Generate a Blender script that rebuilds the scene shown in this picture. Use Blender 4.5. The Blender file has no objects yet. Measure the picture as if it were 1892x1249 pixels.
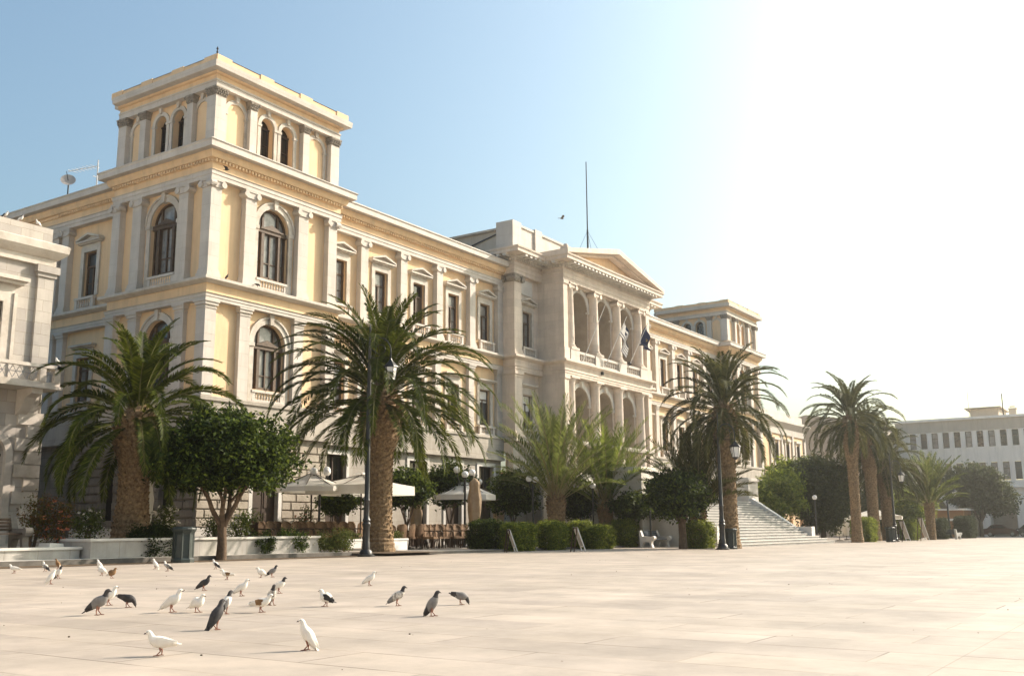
import bpy, bmesh, math, random
import numpy as np
from mathutils import Vector, Matrix
S = bpy.context.scene
C = S.collection
PI = math.pi
rad = math.radians

# ------------------------------------------------------------------ camera
H_EYE = 0.95
F_PX, CX, CY = 1867.67, 946.0, 624.5
YAW, PITCH, ROLL = rad(33.60837), rad(10.71514), rad(-0.400876)
fw = Vector((math.cos(YAW)*math.cos(PITCH), math.sin(YAW)*math.cos(PITCH), math.sin(PITCH)))
r0 = Vector((math.sin(YAW), -math.cos(YAW), 0))
u0 = r0.cross(fw)
rt = r0*math.cos(ROLL) + u0*math.sin(ROLL)
up = -r0*math.sin(ROLL) + u0*math.cos(ROLL)
cam_d = bpy.data.cameras.new('camera'); cam = bpy.data.objects.new('camera', cam_d); C.objects.link(cam)
M = Matrix((rt, up, -fw)).transposed().to_4x4(); M.translation = (0, 0, H_EYE)
cam.matrix_world = M
cam_d.sensor_fit = 'HORIZONTAL'; cam_d.sensor_width = 36; cam_d.lens = F_PX/1892*36
cam_d.clip_start = 0.05; cam_d.clip_end = 5000
S.camera = cam

# ------------------------------------------------------------------ world, sun, exposure
SUN_AZ, SUN_EL = -27.0, 31.0
sd = Vector((math.cos(rad(SUN_AZ))*math.cos(rad(SUN_EL)), math.sin(rad(SUN_AZ))*math.cos(rad(SUN_EL)), math.sin(rad(SUN_EL))))
W = bpy.data.worlds.new('World'); S.world = W; W.use_nodes = True
wn = W.node_tree; bgn = wn.nodes['Background']
sky = wn.nodes.new('ShaderNodeTexSky'); sky.sky_type = 'NISHITA'; sky.sun_disc = False
sky.sun_elevation = rad(SUN_EL); sky.sun_rotation = math.atan2(sd.x, sd.y)
sky.air_density = 1.2; sky.dust_density = 5.0; sky.ozone_density = 1.0; sky.altitude = 0
wbm = wn.nodes.new('ShaderNodeMix'); wbm.data_type = 'RGBA'; wbm.blend_type = 'MULTIPLY'; wbm.inputs['Factor'].default_value = 1
wbm.inputs['B'].default_value = (.85, .985, .98, 1)      # warm white balance of the picture
wn.links.new(sky.outputs[0], wbm.inputs['A']); wn.links.new(wbm.outputs['Result'], bgn.inputs[0]); bgn.inputs[1].default_value = 0.102
sl = bpy.data.lights.new('sun', 'SUN'); sl.energy = 3.8; sl.angle = rad(0.5); sl.color = (1.0, 0.87, 0.755)
so = bpy.data.objects.new('sun', sl); C.objects.link(so); so.rotation_euler = (-sd).to_track_quat('-Z', 'Y').to_euler()
so.location = (60, -40, 60)
S.view_settings.view_transform = 'Standard'; S.view_settings.look = 'None'
S.view_settings.gamma = 1; S.view_settings.exposure = 1.15
S.render.engine = 'CYCLES'

# ------------------------------------------------------------------ helpers: pixel rays of the survey
def ray(px, py): return fw + rt*((px-CX)/F_PX) - up*((py-CY)/F_PX)
GA, GB = -.0028, .0018
def gz(x, y): return GA*x + GB*y
def G(px, py, z=0.0):
    d = ray(px, py); t = (z-H_EYE)/(d.z-GA*d.x-GB*d.y); return Vector((d.x*t, d.y*t, H_EYE+d.z*t))
def on(px, py, Y):
    d = ray(px, py); t = Y/d.y; return Vector((d.x*t, Y, H_EYE+d.z*t))

# ------------------------------------------------------------------ materials
def mat(name, c1, c2=None, scale=1.0, rough=.85, bump=0., bscale=30., brick=None, brot=False, stain=None, stain_amt=.5,
        coord='pos', spec=.3, metallic=0., streak=False, c3=None, seed=0.):
    m = bpy.data.materials.new(name); m.use_nodes = True
    nt = m.node_tree; b = nt.nodes['Principled BSDF']; L = nt.links.new
    b.inputs['Roughness'].default_value = rough
    b.inputs['Specular IOR Level'].default_value = spec
    b.inputs['Metallic'].default_value = metallic
    c2 = c2 or tuple(v*.8 for v in c1)
    if coord == 'pos': geo = nt.nodes.new('ShaderNodeNewGeometry'); vec = geo.outputs['Position']
    else: tc = nt.nodes.new('ShaderNodeTexCoord'); vec = tc.outputs['Object']
    mp = nt.nodes.new('ShaderNodeMapping'); mp.inputs['Location'].default_value = (seed, seed*.7, seed*.3)
    L(vec, mp.inputs[0]); vec = mp.outputs[0]
    n = nt.nodes.new('ShaderNodeTexNoise'); n.inputs['Scale'].default_value = scale; n.inputs['Detail'].default_value = 7; n.inputs['Roughness'].default_value = .65
    L(vec, n.inputs['Vector'])
    rp = nt.nodes.new('ShaderNodeValToRGB'); e = rp.color_ramp.elements
    e[0].position = .35; e[0].color = (*c2, 1); e[1].position = .65; e[1].color = (*c1, 1)
    L(n.outputs['Fac'], rp.inputs[0]); col = rp.outputs[0]
    hgt = None
    if brick:
        bw, bh, mort, mcol, var = brick
        sx = nt.nodes.new('ShaderNodeSeparateXYZ'); L(vec, sx.inputs[0])
        cb = nt.nodes.new('ShaderNodeCombineXYZ')
        if brot:   # paving: rows run along y
            L(sx.outputs['Y'], cb.inputs['X']); L(sx.outputs['X'], cb.inputs['Y'])
        else:
            ad = nt.nodes.new('ShaderNodeMath'); L(sx.outputs['X'], ad.inputs[0]); L(sx.outputs['Y'], ad.inputs[1])
            L(ad.outputs[0], cb.inputs['X']); L(sx.outputs['Z'], cb.inputs['Y'])
        bt = nt.nodes.new('ShaderNodeTexBrick'); L(cb.outputs[0], bt.inputs['Vector'])
        bt.inputs['Scale'].default_value = 1; bt.inputs['Brick Width'].default_value = bw; bt.inputs['Row Height'].default_value = bh
        bt.inputs['Mortar Size'].default_value = mort; bt.inputs['Mortar Smooth'].default_value = .3
        bt.inputs['Color1'].default_value = (1, 1, 1, 1); bt.inputs['Color2'].default_value = (1-var, 1-var, 1-var*.9, 1)
        bt.inputs['Mortar'].default_value = (*mcol, 1)
        mx = nt.nodes.new('ShaderNodeMix'); mx.data_type = 'RGBA'; mx.blend_type = 'MULTIPLY'; mx.inputs['Factor'].default_value = 1
        L(col, mx.inputs['A']); L(bt.outputs['Color'], mx.inputs['B']); col = mx.outputs['Result']
        hgt = bt.outputs['Fac']
    if stain:
        n2 = nt.nodes.new('ShaderNodeTexNoise'); n2.inputs['Scale'].default_value = .55; n2.inputs['Detail'].default_value = 9; n2.inputs['Roughness'].default_value = .72
        mp2 = nt.nodes.new('ShaderNodeMapping'); L(vec, mp2.inputs[0])
        mp2.inputs['Scale'].default_value = (3.2, 3.2, .38) if streak else (1, 1, 1)
        L(mp2.outputs[0], n2.inputs['Vector'])
        r2 = nt.nodes.new('ShaderNodeValToRGB'); f = r2.color_ramp.elements
        f[0].position = .47; f[0].color = (0, 0, 0, 1); f[1].position = .70; f[1].color = (stain_amt,)*3+(1,)
        L(n2.outputs['Fac'], r2.inputs[0])
        m2 = nt.nodes.new('ShaderNodeMix'); m2.data_type = 'RGBA'; L(r2.outputs[0], m2.inputs['Factor']); L(col, m2.inputs['A'])
        m2.inputs['B'].default_value = (*stain, 1); col = m2.outputs['Result']
    L(col, b.inputs['Base Color'])
    if bump:
        n3 = nt.nodes.new('ShaderNodeTexNoise'); n3.inputs['Scale'].default_value = bscale; n3.inputs['Detail'].default_value = 5
        L(vec, n3.inputs['Vector'])
        bp = nt.nodes.new('ShaderNodeBump'); bp.inputs['Strength'].default_value = bump; bp.inputs['Distance'].default_value = .02
        L(n3.outputs['Fac'], bp.inputs['Height']); nrm = bp.outputs[0]
        if hgt is not None:
            b2 = nt.nodes.new('ShaderNodeBump'); b2.invert = True; b2.inputs['Strength'].default_value = .6; b2.inputs['Distance'].default_value = .02
            L(hgt, b2.inputs['Height']); L(nrm, b2.inputs['Normal']); nrm = b2.outputs[0]
        L(nrm, b.inputs['Normal'])
    return m

def leafmat(name, cols, trans=.35, rough=.6, spec=.12):
    m = bpy.data.materials.new(name); m.use_nodes = True
    nt = m.node_tree; b = nt.nodes['Principled BSDF']; L = nt.links.new; out = nt.nodes['Material Output']
    g = nt.nodes.new('ShaderNodeNewGeometry'); rp = nt.nodes.new('ShaderNodeValToRGB')
    rp.color_ramp.elements[0].color = (*cols[0], 1); rp.color_ramp.elements[-1].color = (*cols[-1], 1)
    for i, c in enumerate(cols[1:-1]):
        e = rp.color_ramp.elements.new((i+1)/(len(cols)-1)); e.color = (*c, 1)
    L(g.outputs['Random Per Island'], rp.inputs[0]); L(rp.outputs[0], b.inputs['Base Color'])
    b.inputs['Roughness'].default_value = rough; b.inputs['Specular IOR Level'].default_value = spec
    t = nt.nodes.new('ShaderNodeBsdfTranslucent')
    hs = nt.nodes.new('ShaderNodeHueSaturation'); hs.inputs['Value'].default_value = 1.7; hs.inputs['Hue'].default_value = .485
    L(rp.outputs[0], hs.inputs['Color']); L(hs.outputs[0], t.inputs['Color'])
    mx = nt.nodes.new('ShaderNodeMixShader'); mx.inputs[0].default_value = trans
    L(b.outputs[0], mx.inputs[1]); L(t.outputs[0], mx.inputs[2]); L(mx.outputs[0], out.inputs['Surface'])
    return m

def glassmat(name, c, rough=.08):
    m = mat(name, c, tuple(v*.6 for v in c), scale=.7, rough=rough, spec=.6); return m

MT = dict(
 plaster=mat('yellow_plaster', (.745,.54,.335), (.675,.475,.285), .5, .9, .15, 40, stain=(.40,.31,.215), stain_amt=.45, streak=True),
 trim=mat('cream_marble', (.585,.53,.47), (.515,.465,.405), .8, .75, .15, 25, brick=(1.15,.62,.006,(.78,.74,.68),.09), stain=(.34,.295,.24), stain_amt=.42, streak=True),
 carve=mat('carved_marble', (.58,.525,.46), (.485,.435,.37), 2.5, .8, .25, 30, stain=(.28,.235,.18), stain_amt=.7),
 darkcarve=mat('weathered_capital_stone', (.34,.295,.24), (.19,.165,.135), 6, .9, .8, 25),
 grey=mat('greyish_ashlar', (.70,.60,.50), (.60,.51,.42), .9, .85, .2, 25, brick=(1.3,.55,.006,(.75,.72,.68),.13), stain=(.38,.325,.265), stain_amt=.5, streak=True),
 shaderecess=mat('recess_shade_plaster', (.40,.345,.28), (.31,.265,.21), .9, .9, .2, 20, stain=(.2,.17,.13), stain_amt=.6),  # darker than the ashlar: shade of the arch interiors put into the colour
 houseblock=mat('house_marble_blocks', (.50,.455,.395), (.42,.38,.33), 1.0, .75, .15, 30, brick=(.85,.42,.007,(.6,.56,.5),.26), stain=(.29,.255,.21), stain_amt=.6, streak=True),
 sidestone=mat('dirty_shaded_side_ashlar', (.24,.215,.18), (.16,.142,.118), 1.4, .92, .7, 12, brick=(1.3,.405,.012,(.55,.5,.45),.2), stain=(.09,.078,.062), stain_amt=.75, streak=True),  # side ashlar darkened by dirt and by alley shade put into the colour
 rust=mat('rough_ashlar', (.44,.385,.31), (.31,.265,.21), 2.2, .92, .9, 9, stain=(.2,.17,.13), stain_amt=.7),
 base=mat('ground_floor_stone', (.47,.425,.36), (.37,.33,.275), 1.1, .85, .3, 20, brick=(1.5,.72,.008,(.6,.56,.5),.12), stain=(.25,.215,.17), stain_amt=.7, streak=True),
 wood=mat('brown_window_wood', (.12,.08,.05), (.07,.046,.03), 5, .6, .2, 60),
 darkwood=mat('dark_door_wood', (.06,.036,.02), (.035,.02,.012), 4, .6, .2, 60),
 pane=glassmat('window_glass', (.085,.088,.092)),
 panecur=mat('curtained_glass', (.30,.285,.265), (.13,.125,.12), 1.7, .18, spec=.6),
 panedark=glassmat('dark_glass', (.022,.02,.018)),
 roof=mat('roof_sheet', (.16,.14,.12), (.1,.09,.075), 2, .8),
 marble=mat('white_marble', (.63,.60,.55), (.54,.51,.46), 1.3, .6, .12, 30, stain=(.36,.33,.28), stain_amt=.55),
 shademarble=mat('shade_grey_marble', (.44,.415,.375), (.34,.32,.285), 1.4, .75, .15, 30, brick=(1.05,2,.008,(.6,.56,.5),.12), stain=(.22,.2,.17), stain_amt=.65, streak=True),  # planter marble greyed to carry the shade on its walls
 marbleblock=mat('white_marble_blocks', (.62,.58,.515), (.52,.48,.42), 1.0, .7, .15, 30, brick=(.95,.48,.006,(.62,.58,.52),.17), stain=(.35,.31,.26), stain_amt=.5),
 kerb=mat('dark_kerb_stone', (.16,.145,.125), (.1,.09,.078), 3, .9, .4, 20),
 soil=mat('garden_soil', (.13,.088,.05), (.075,.05,.03), 5, 1, .9, 20),
 iron=mat('black_iron', (.018,.018,.018), (.012,.012,.012), 5, .45, spec=.5),
 binm=mat('dark_green_iron', (.022,.034,.030), (.015,.022,.02), 4, .5, .1, 40, spec=.5),
 lampglass=mat('frosted_lamp_glass', (.78,.76,.72), (.7,.68,.64), 3, .35),
 canvas=mat('cream_canvas', (.82,.79,.72), (.76,.72,.64), 1.5, .9, .1, 60),
 beigecanvas=mat('beige_canvas', (.47,.36,.245), (.38,.285,.19), 3, .95, .2, 60),
 wicker=mat('brown_wicker', (.20,.115,.055), (.10,.055,.026), 25, .7, .6, 90, coord='obj'),
 wicker_leg=mat('dark_rattan', (.07,.04,.022), (.045,.026,.014), 15, .6),
 trunkpalm=mat('palm_bark', (.30,.205,.115), (.12,.078,.042), 9, .95, 1, 16),
 trunktop=mat('palm_leaf_base', (.33,.23,.125), (.10,.062,.032), 7, .95, 1, 16),
 bark=mat('tree_bark', (.135,.092,.06), (.07,.047,.03), 6, .95, .8, 30),
 youngstalk=mat('young_frond_stalk', (.30,.255,.12), (.23,.19,.085), 4, .7),
 stalk=mat('frond_stalk', (.13,.125,.04), (.09,.085,.03), 4, .7),
 whitewall=mat('white_render', (.84,.79,.72), (.80,.75,.68), .4, .9, .1, 20, stain=(.42,.39,.35), stain_amt=.4, streak=True),
 taupe=mat('taupe_render', (.50,.44,.365), (.44,.385,.315), .5, .9, .1, 20, stain=(.29,.25,.2), stain_amt=.5, streak=True),
 asphalt=mat('grey_asphalt', (.24,.23,.215), (.2,.19,.178), 6, .95, .5, 60),
 navy=mat('navy_cloth', (.022,.033,.085), (.016,.024,.06), 4, .85),
 flagwhite=mat('white_cloth', (.72,.71,.69), (.66,.65,.63), 4, .85),
 yellowcloth=mat('yellow_cloth', (.7,.5,.03), (.6,.42,.03), 4, .85),
 carred=mat('dark_red_paint', (.075,.016,.012), (.06,.013,.01), 2, .25, spec=.6),
 cardark=mat('black_paint', (.02,.02,.022), (.015,.015,.017), 2, .3, spec=.6),
 rubber=mat('black_rubber', (.02,.02,.02), (.013,.013,.013), 8, .9),
 chrome=mat('grey_metal', (.4,.4,.4), (.3,.3,.3), 5, .35, metallic=.8),
 white=mat('white_paint', (.72,.70,.66), (.64,.62,.58), 2, .6, .1, 40),
 slate=mat('bench_slat_wood', (.075,.095,.12), (.045,.058,.075), 6, .55, .3, 40, coord='obj'),
 dishgrey=mat('grey_dish', (.42,.39,.36), (.36,.33,.31), 2, .6),
 orangewall=mat('ochre_wall', (.33,.17,.07), (.27,.135,.055), .6, .9, .1, 30),
 board=mat('menu_board', (.5,.46,.4), (.42,.38,.33), 3, .7),
 feather_w=mat('white_feathers', (.76,.72,.65), (.68,.63,.56), 9, .8, .15, 90, coord='obj'),
 feather_d=mat('charcoal_feathers', (.055,.05,.05), (.03,.028,.028), 9, .7, .15, 90, coord='obj'),
 feather_g=mat('grey_feathers', (.25,.235,.22), (.17,.16,.15), 9, .75, .15, 90, coord='obj'),
 feather_b=mat('tan_feathers', (.27,.16,.075), (.17,.095,.045), 9, .8, .15, 90, coord='obj'),
 feather_p=mat('speckled_feathers', (.70,.66,.59), (.13,.115,.105), 24, .8, .15, 90, coord='obj'),
 foot=mat('pink_foot', (.27,.13,.09), (.21,.1,.07), 5, .7),
 beak=mat('grey_beak', (.08,.07,.065), (.06,.05,.05), 5, .6),
)
LF = dict(
 palm=leafmat('palm_leaflets', [(.022,.030,.004), (.037,.050,.006), (.060,.077,.009), (.10,.118,.015)], .28),
 palmgrey=leafmat('date_palm_leaflets', [(.046,.060,.016), (.07,.09,.022), (.10,.125,.030), (.145,.17,.045)], .4),
 palmbright=leafmat('bright_palm_leaflets', [(.05,.075,.013), (.08,.112,.02), (.115,.15,.027), (.16,.19,.04)], .42),
 palmolive=leafmat('olive_palm_leaflets', [(.030,.033,.010), (.046,.05,.015), (.066,.07,.021), (.095,.094,.03)], .3),
 ficus=leafmat('glossy_tree_leaves', [(.012,.021,.005), (.021,.036,.007), (.040,.062,.010), (.10,.135,.02)], .3),
 orange=leafmat('orange_tree_leaves', [(.016,.027,.006), (.028,.045,.009), (.05,.074,.013), (.10,.13,.022)], .34),
 hedge=leafmat('hedge_leaves', [(.045,.068,.011), (.085,.118,.017), (.14,.175,.026), (.22,.245,.04)], .42),
 bush=leafmat('dark_shrub_leaves', [(.013,.021,.006), (.022,.034,.008), (.036,.052,.011)], .22),
 lime=leafmat('light_green_leaves', [(.06,.09,.015), (.10,.14,.022), (.16,.20,.035), (.22,.25,.05)], .4),
 dusk=leafmat('grey_green_leaves', [(.034,.044,.016), (.050,.064,.023), (.075,.09,.032)], .32),
 redleaf=leafmat('reddish_leaves', [(.12,.05,.022), (.10,.075,.02), (.06,.075,.018), (.18,.085,.035)], .35),
 rose=leafmat('rose_leaves', [(.045,.062,.016), (.075,.095,.024), (.12,.13,.035)], .35),
 petal=leafmat('white_petals', [(.75,.70,.6), (.66,.6,.5)], .3),
 redpetal=leafmat('pink_petals', [(.45,.13,.06), (.5,.2,.1)], .3),
)

for k_ in ('canvas', 'beigecanvas', 'flagwhite'):
    nt = MT[k_].node_tree; b_ = nt.nodes['Principled BSDF']; t_ = nt.nodes.new('ShaderNodeBsdfTranslucent'); x_ = nt.nodes.new('ShaderNodeMixShader'); x_.inputs[0].default_value = .4
    nt.links.new(b_.inputs['Base Color'].links[0].from_socket, t_.inputs['Color']); nt.links.new(b_.outputs[0], x_.inputs[1]); nt.links.new(t_.outputs[0], x_.inputs[2]); nt.links.new(x_.outputs[0], nt.nodes['Material Output'].inputs['Surface'])

# ------------------------------------------------------------------ helpers: objects
def tag(o, label=None, cat=None, group=None, kind=None):
    if label: o['label'] = label
    if cat: o['category'] = cat
    if group: o['group'] = group
    if kind: o['kind'] = kind
    return o
def thing(name, label, cat, loc=(0,0,0), rotz=0, group=None):
    o = bpy.data.objects.new(name, None); C.objects.link(o); o.empty_display_size = .2
    o.location = loc; o.rotation_euler = (0, 0, rotz)
    return tag(o, label, cat, group)
def link(name, me, parent=None, loc=(0,0,0), rotz=0):
    o = bpy.data.objects.new(name, me); C.objects.link(o); o.parent = parent; o.location = loc; o.rotation_euler = (0, 0, rotz); return o
def copy_tree(o, parent=None, loc=None, rotz=None):
    c = o.copy(); C.objects.link(c); c.parent = parent
    if loc is not None: c.location = loc
    if rotz is not None: c.rotation_euler = (c.rotation_euler[0], c.rotation_euler[1], rotz)
    for ch in list(o.children): copy_tree(ch, c)
    return c
ORD = ['first','second','third','fourth','fifth','sixth','seventh','eighth','ninth','tenth','eleventh','twelfth','thirteenth','fourteenth','fifteenth','sixteenth','seventeenth','eighteenth']

class MB:
    """collects quads, boxes, prisms, lathes and tubes into ONE mesh"""
    def __init__(s, T=None): s.v = []; s.f = []; s.T = T; s.mi = []; s.cur = 0
    def p(s, x, y, z): return s.T(x, y, z) if s.T else (x, y, z)
    def add(s, vs, fs):
        o = len(s.v); s.v += [s.p(*v) for v in vs]; s.f += [tuple(i+o for i in f) for f in fs]; s.mi += [s.cur]*len(fs); return s
    def quad(s, a, b, c, d): return s.add([a, b, c, d], [(0, 1, 2, 3)])
    def box(s, x0, x1, y0, y1, z0, z1):
        return s.add([(x0,y0,z0),(x1,y0,z0),(x1,y1,z0),(x0,y1,z0),(x0,y0,z1),(x1,y0,z1),(x1,y1,z1),(x0,y1,z1)],
                     [(0,3,2,1),(4,5,6,7),(0,1,5,4),(1,2,6,5),(2,3,7,6),(3,0,4,7)])
    def prism(s, poly, y0, y1):      # polygon in x,z run along y
        n = len(poly)
        return s.add([(x, y0, z) for x, z in poly]+[(x, y1, z) for x, z in poly],
                     [tuple(range(n)), tuple(range(2*n-1, n-1, -1))]+[(i, (i+1) % n, n+(i+1) % n, n+i) for i in range(n)])
    def ring(s, cx, cz, ra, rb, y0, y1, a0=0, a1=PI, n=16):
        for i in range(n):
            t0 = a0+(a1-a0)*i/n; t1 = a0+(a1-a0)*(i+1)/n
            P = [(cx+r*math.cos(t), cz+r*math.sin(t)) for r, t in ((ra,t0),(rb,t0),(rb,t1),(ra,t1))]
            s.prism(P, y0, y1)
        return s
    def disc(s, cx, cz, r, y, a0=0, a1=PI, n=16):
        s.add([(cx, y, cz)]+[(cx+r*math.cos(a0+(a1-a0)*i/n), y, cz+r*math.sin(a0+(a1-a0)*i/n)) for i in range(n+1)],
              [(0, i+1, i+2) for i in range(n)]); return s
    def lathe(s, cx, cy, prof, n=12, sx=1, sy=1):
        m = len(prof); vs = []
        for r, z in prof:
            for i in range(n): a = 2*PI*i/n; vs.append((cx+sx*r*math.cos(a), cy+sy*r*math.sin(a), z))
        fs = [(j*n+i, j*n+(i+1) % n, (j+1)*n+(i+1) % n, (j+1)*n+i) for j in range(m-1) for i in range(n)]
        fs += [tuple(range(n-1, -1, -1)), tuple(range((m-1)*n, m*n))]
        return s.add(vs, fs)
    def tube(s, pts, r, n=8):
        pts = [Vector(p) for p in pts]; m = len(pts); vs = []
        rs = r if isinstance(r, (list, tuple)) else [r]*m
        up0 = Vector((0, 0, 1))
        for j, p in enumerate(pts):
            d = (pts[min(j+1, m-1)]-pts[max(j-1, 0)]).normalized()
            a = d.cross(up0 if abs(d.z) < .93 else Vector((1, 0, 0))).normalized(); b = d.cross(a)
            for i in range(n):
                t = 2*PI*i/n; q = p+(a*math.cos(t)+b*math.sin(t))*rs[j]; vs.append(tuple(q))
        fs = [(j*n+i, j*n+(i+1) % n, (j+1)*n+(i+1) % n, (j+1)*n+i) for j in range(m-1) for i in range(n)]
        fs += [tuple(range(n-1, -1, -1)), tuple(range((m-1)*n, m*n))]
        return s.add(vs, fs)
    def bar(s, a, b, w, h=None):
        h = h or w; a = Vector(a); b = Vector(b); d = (b-a).normalized()
        x = d.cross(Vector((0,0,1)) if abs(d.z) < .95 else Vector((0,1,0))).normalized(); y = d.cross(x)
        vs = [tuple(p+x*(w/2*i)+y*(h/2*j)) for p in (a, b) for i, j in ((-1,-1),(1,-1),(1,1),(-1,1))]
        return s.add(vs, [(0,1,2,3),(7,6,5,4),(0,4,5,1),(1,5,6,2),(2,6,7,3),(3,7,4,0)])
    def sphere(s, c, r, n=14, m=8, sx=1, sy=1, sz=1):
        prof = [(max(r*math.sin(PI*j/m), 1e-4), c[2]-sz*r*math.cos(PI*j/m)) for j in range(m+1)]
        return s.lathe(c[0], c[1], prof, n, sx, sy)
    def sweep(s, path, prof):
        """path: open 2-D polyline with the outside on its right hand; prof: closed polygon of (out, z)"""
        k = len(path); n = len(prof); vs = []
        P = [Vector((a[0], a[1])) for a in path]
        for i in range(k):
            ns = []
            if i > 0: d = (P[i]-P[i-1]).normalized(); ns.append(Vector((d.y, -d.x)))
            if i < k-1: d = (P[i+1]-P[i]).normalized(); ns.append(Vector((d.y, -d.x)))
            nn = ns[0] if len(ns) == 1 else (ns[0]+ns[1])/(1+ns[0].dot(ns[1]))
            for o, z in prof: vs.append((P[i].x+nn.x*o, P[i].y+nn.y*o, z))
        fs = [(i*n+j, i*n+(j+1) % n, (i+1)*n+(j+1) % n, (i+1)*n+j) for i in range(k-1) for j in range(n)]
        fs += [tuple(range(n-1, -1, -1)), tuple(range((k-1)*n, k*n))]
        return s.add(vs, fs)
    def wall(s, u0, u1, z0, z1, holes=(), y=0., depth=.35, rev=None):
        """sheet at y with openings (uc, w, zb, zt, arched) and their reveals"""
        R = []
        for uc, w, zb, zt, ar in holes: R.append((uc-w/2, uc+w/2, zb, zt+(w/2 if ar else 0), zt, ar, uc, w/2))
        us = sorted(set([u0, u1]+[r[0] for r in R]+[r[1] for r in R])); zs = sorted(set([z0, z1]+[r[2] for r in R]+[r[3] for r in R]))
        us = [u for u in us if u0-1e-6 <= u <= u1+1e-6]; zs = [z for z in zs if z0-1e-6 <= z <= z1+1e-6]
        for a, b in zip(us, us[1:]):
            for c, d in zip(zs, zs[1:]):
                m, q = (a+b)/2, (c+d)/2
                if any(r[0] < m < r[1] and r[2] < q < r[3] for r in R): continue
                s.quad((a,y,c),(b,y,c),(b,y,d),(a,y,d))
        for a, b, zb, zt, zs_, ar, uc, rr in R:
            e = y+depth; s_, s = s, (rev or s)
            top = zs_ if ar else zt
            s.quad((a,y,zb),(a,e,zb),(a,e,top),(a,y,top)); s.quad((b,y,zb),(b,y,top),(b,e,top),(b,e,zb)); s.quad((a,y,zb),(b,y,zb),(b,e,zb),(a,e,zb))
            if not ar: s.quad((a,y,zt),(a,e,zt),(b,e,zt),(b,y,zt))
            else:
                N = 20; arc = [(uc+rr*math.cos(PI*(1-i/N)), zs_+rr*math.sin(PI*i/N)) for i in range(N+1)]
                for (xa, za), (xb, zc) in zip(arc, arc[1:]):
                    s_.quad((xa,y,za),(xb,y,zc),(xb,y,zt),(xa,y,zt)); s.quad((xa,y,za),(xa,e,za),(xb,e,zc),(xb,y,zc))
            s = s_
        return s
    def mesh(s, name, mats, smooth=False):
        me = bpy.data.meshes.new(name); me.from_pydata(s.v, [], s.f)
        for m in (mats if isinstance(mats, (list, tuple)) else [mats]): me.materials.append(m)
        if any(s.mi): me.polygons.foreach_set('material_index', s.mi)
        if smooth:
            me.polygons.foreach_set('use_smooth', [True]*len(me.polygons))
            try: me.set_sharp_from_angle(angle=rad(40))
            except Exception: pass
        me.update(); return me
    def build(s, name, mats, parent=None, loc=(0,0,0), rotz=0, smooth=False):
        return link(name, s.mesh(name, mats, smooth), parent, loc, rotz)

def npmesh(name, V, F, m, smooth=False):
    me = bpy.data.meshes.new(name)
    V = np.asarray(V, np.float32); F = np.asarray(F, np.int32); k = F.shape[1]
    me.vertices.add(len(V)); me.vertices.foreach_set('co', V.ravel())
    me.loops.add(F.size); me.loops.foreach_set('vertex_index', F.ravel())
    me.polygons.add(len(F)); me.polygons.foreach_set('loop_start', np.arange(0, F.size, k, dtype=np.int32))
    me.update(calc_edges=True); me.materials.append(m); me.validate(); return me

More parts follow.
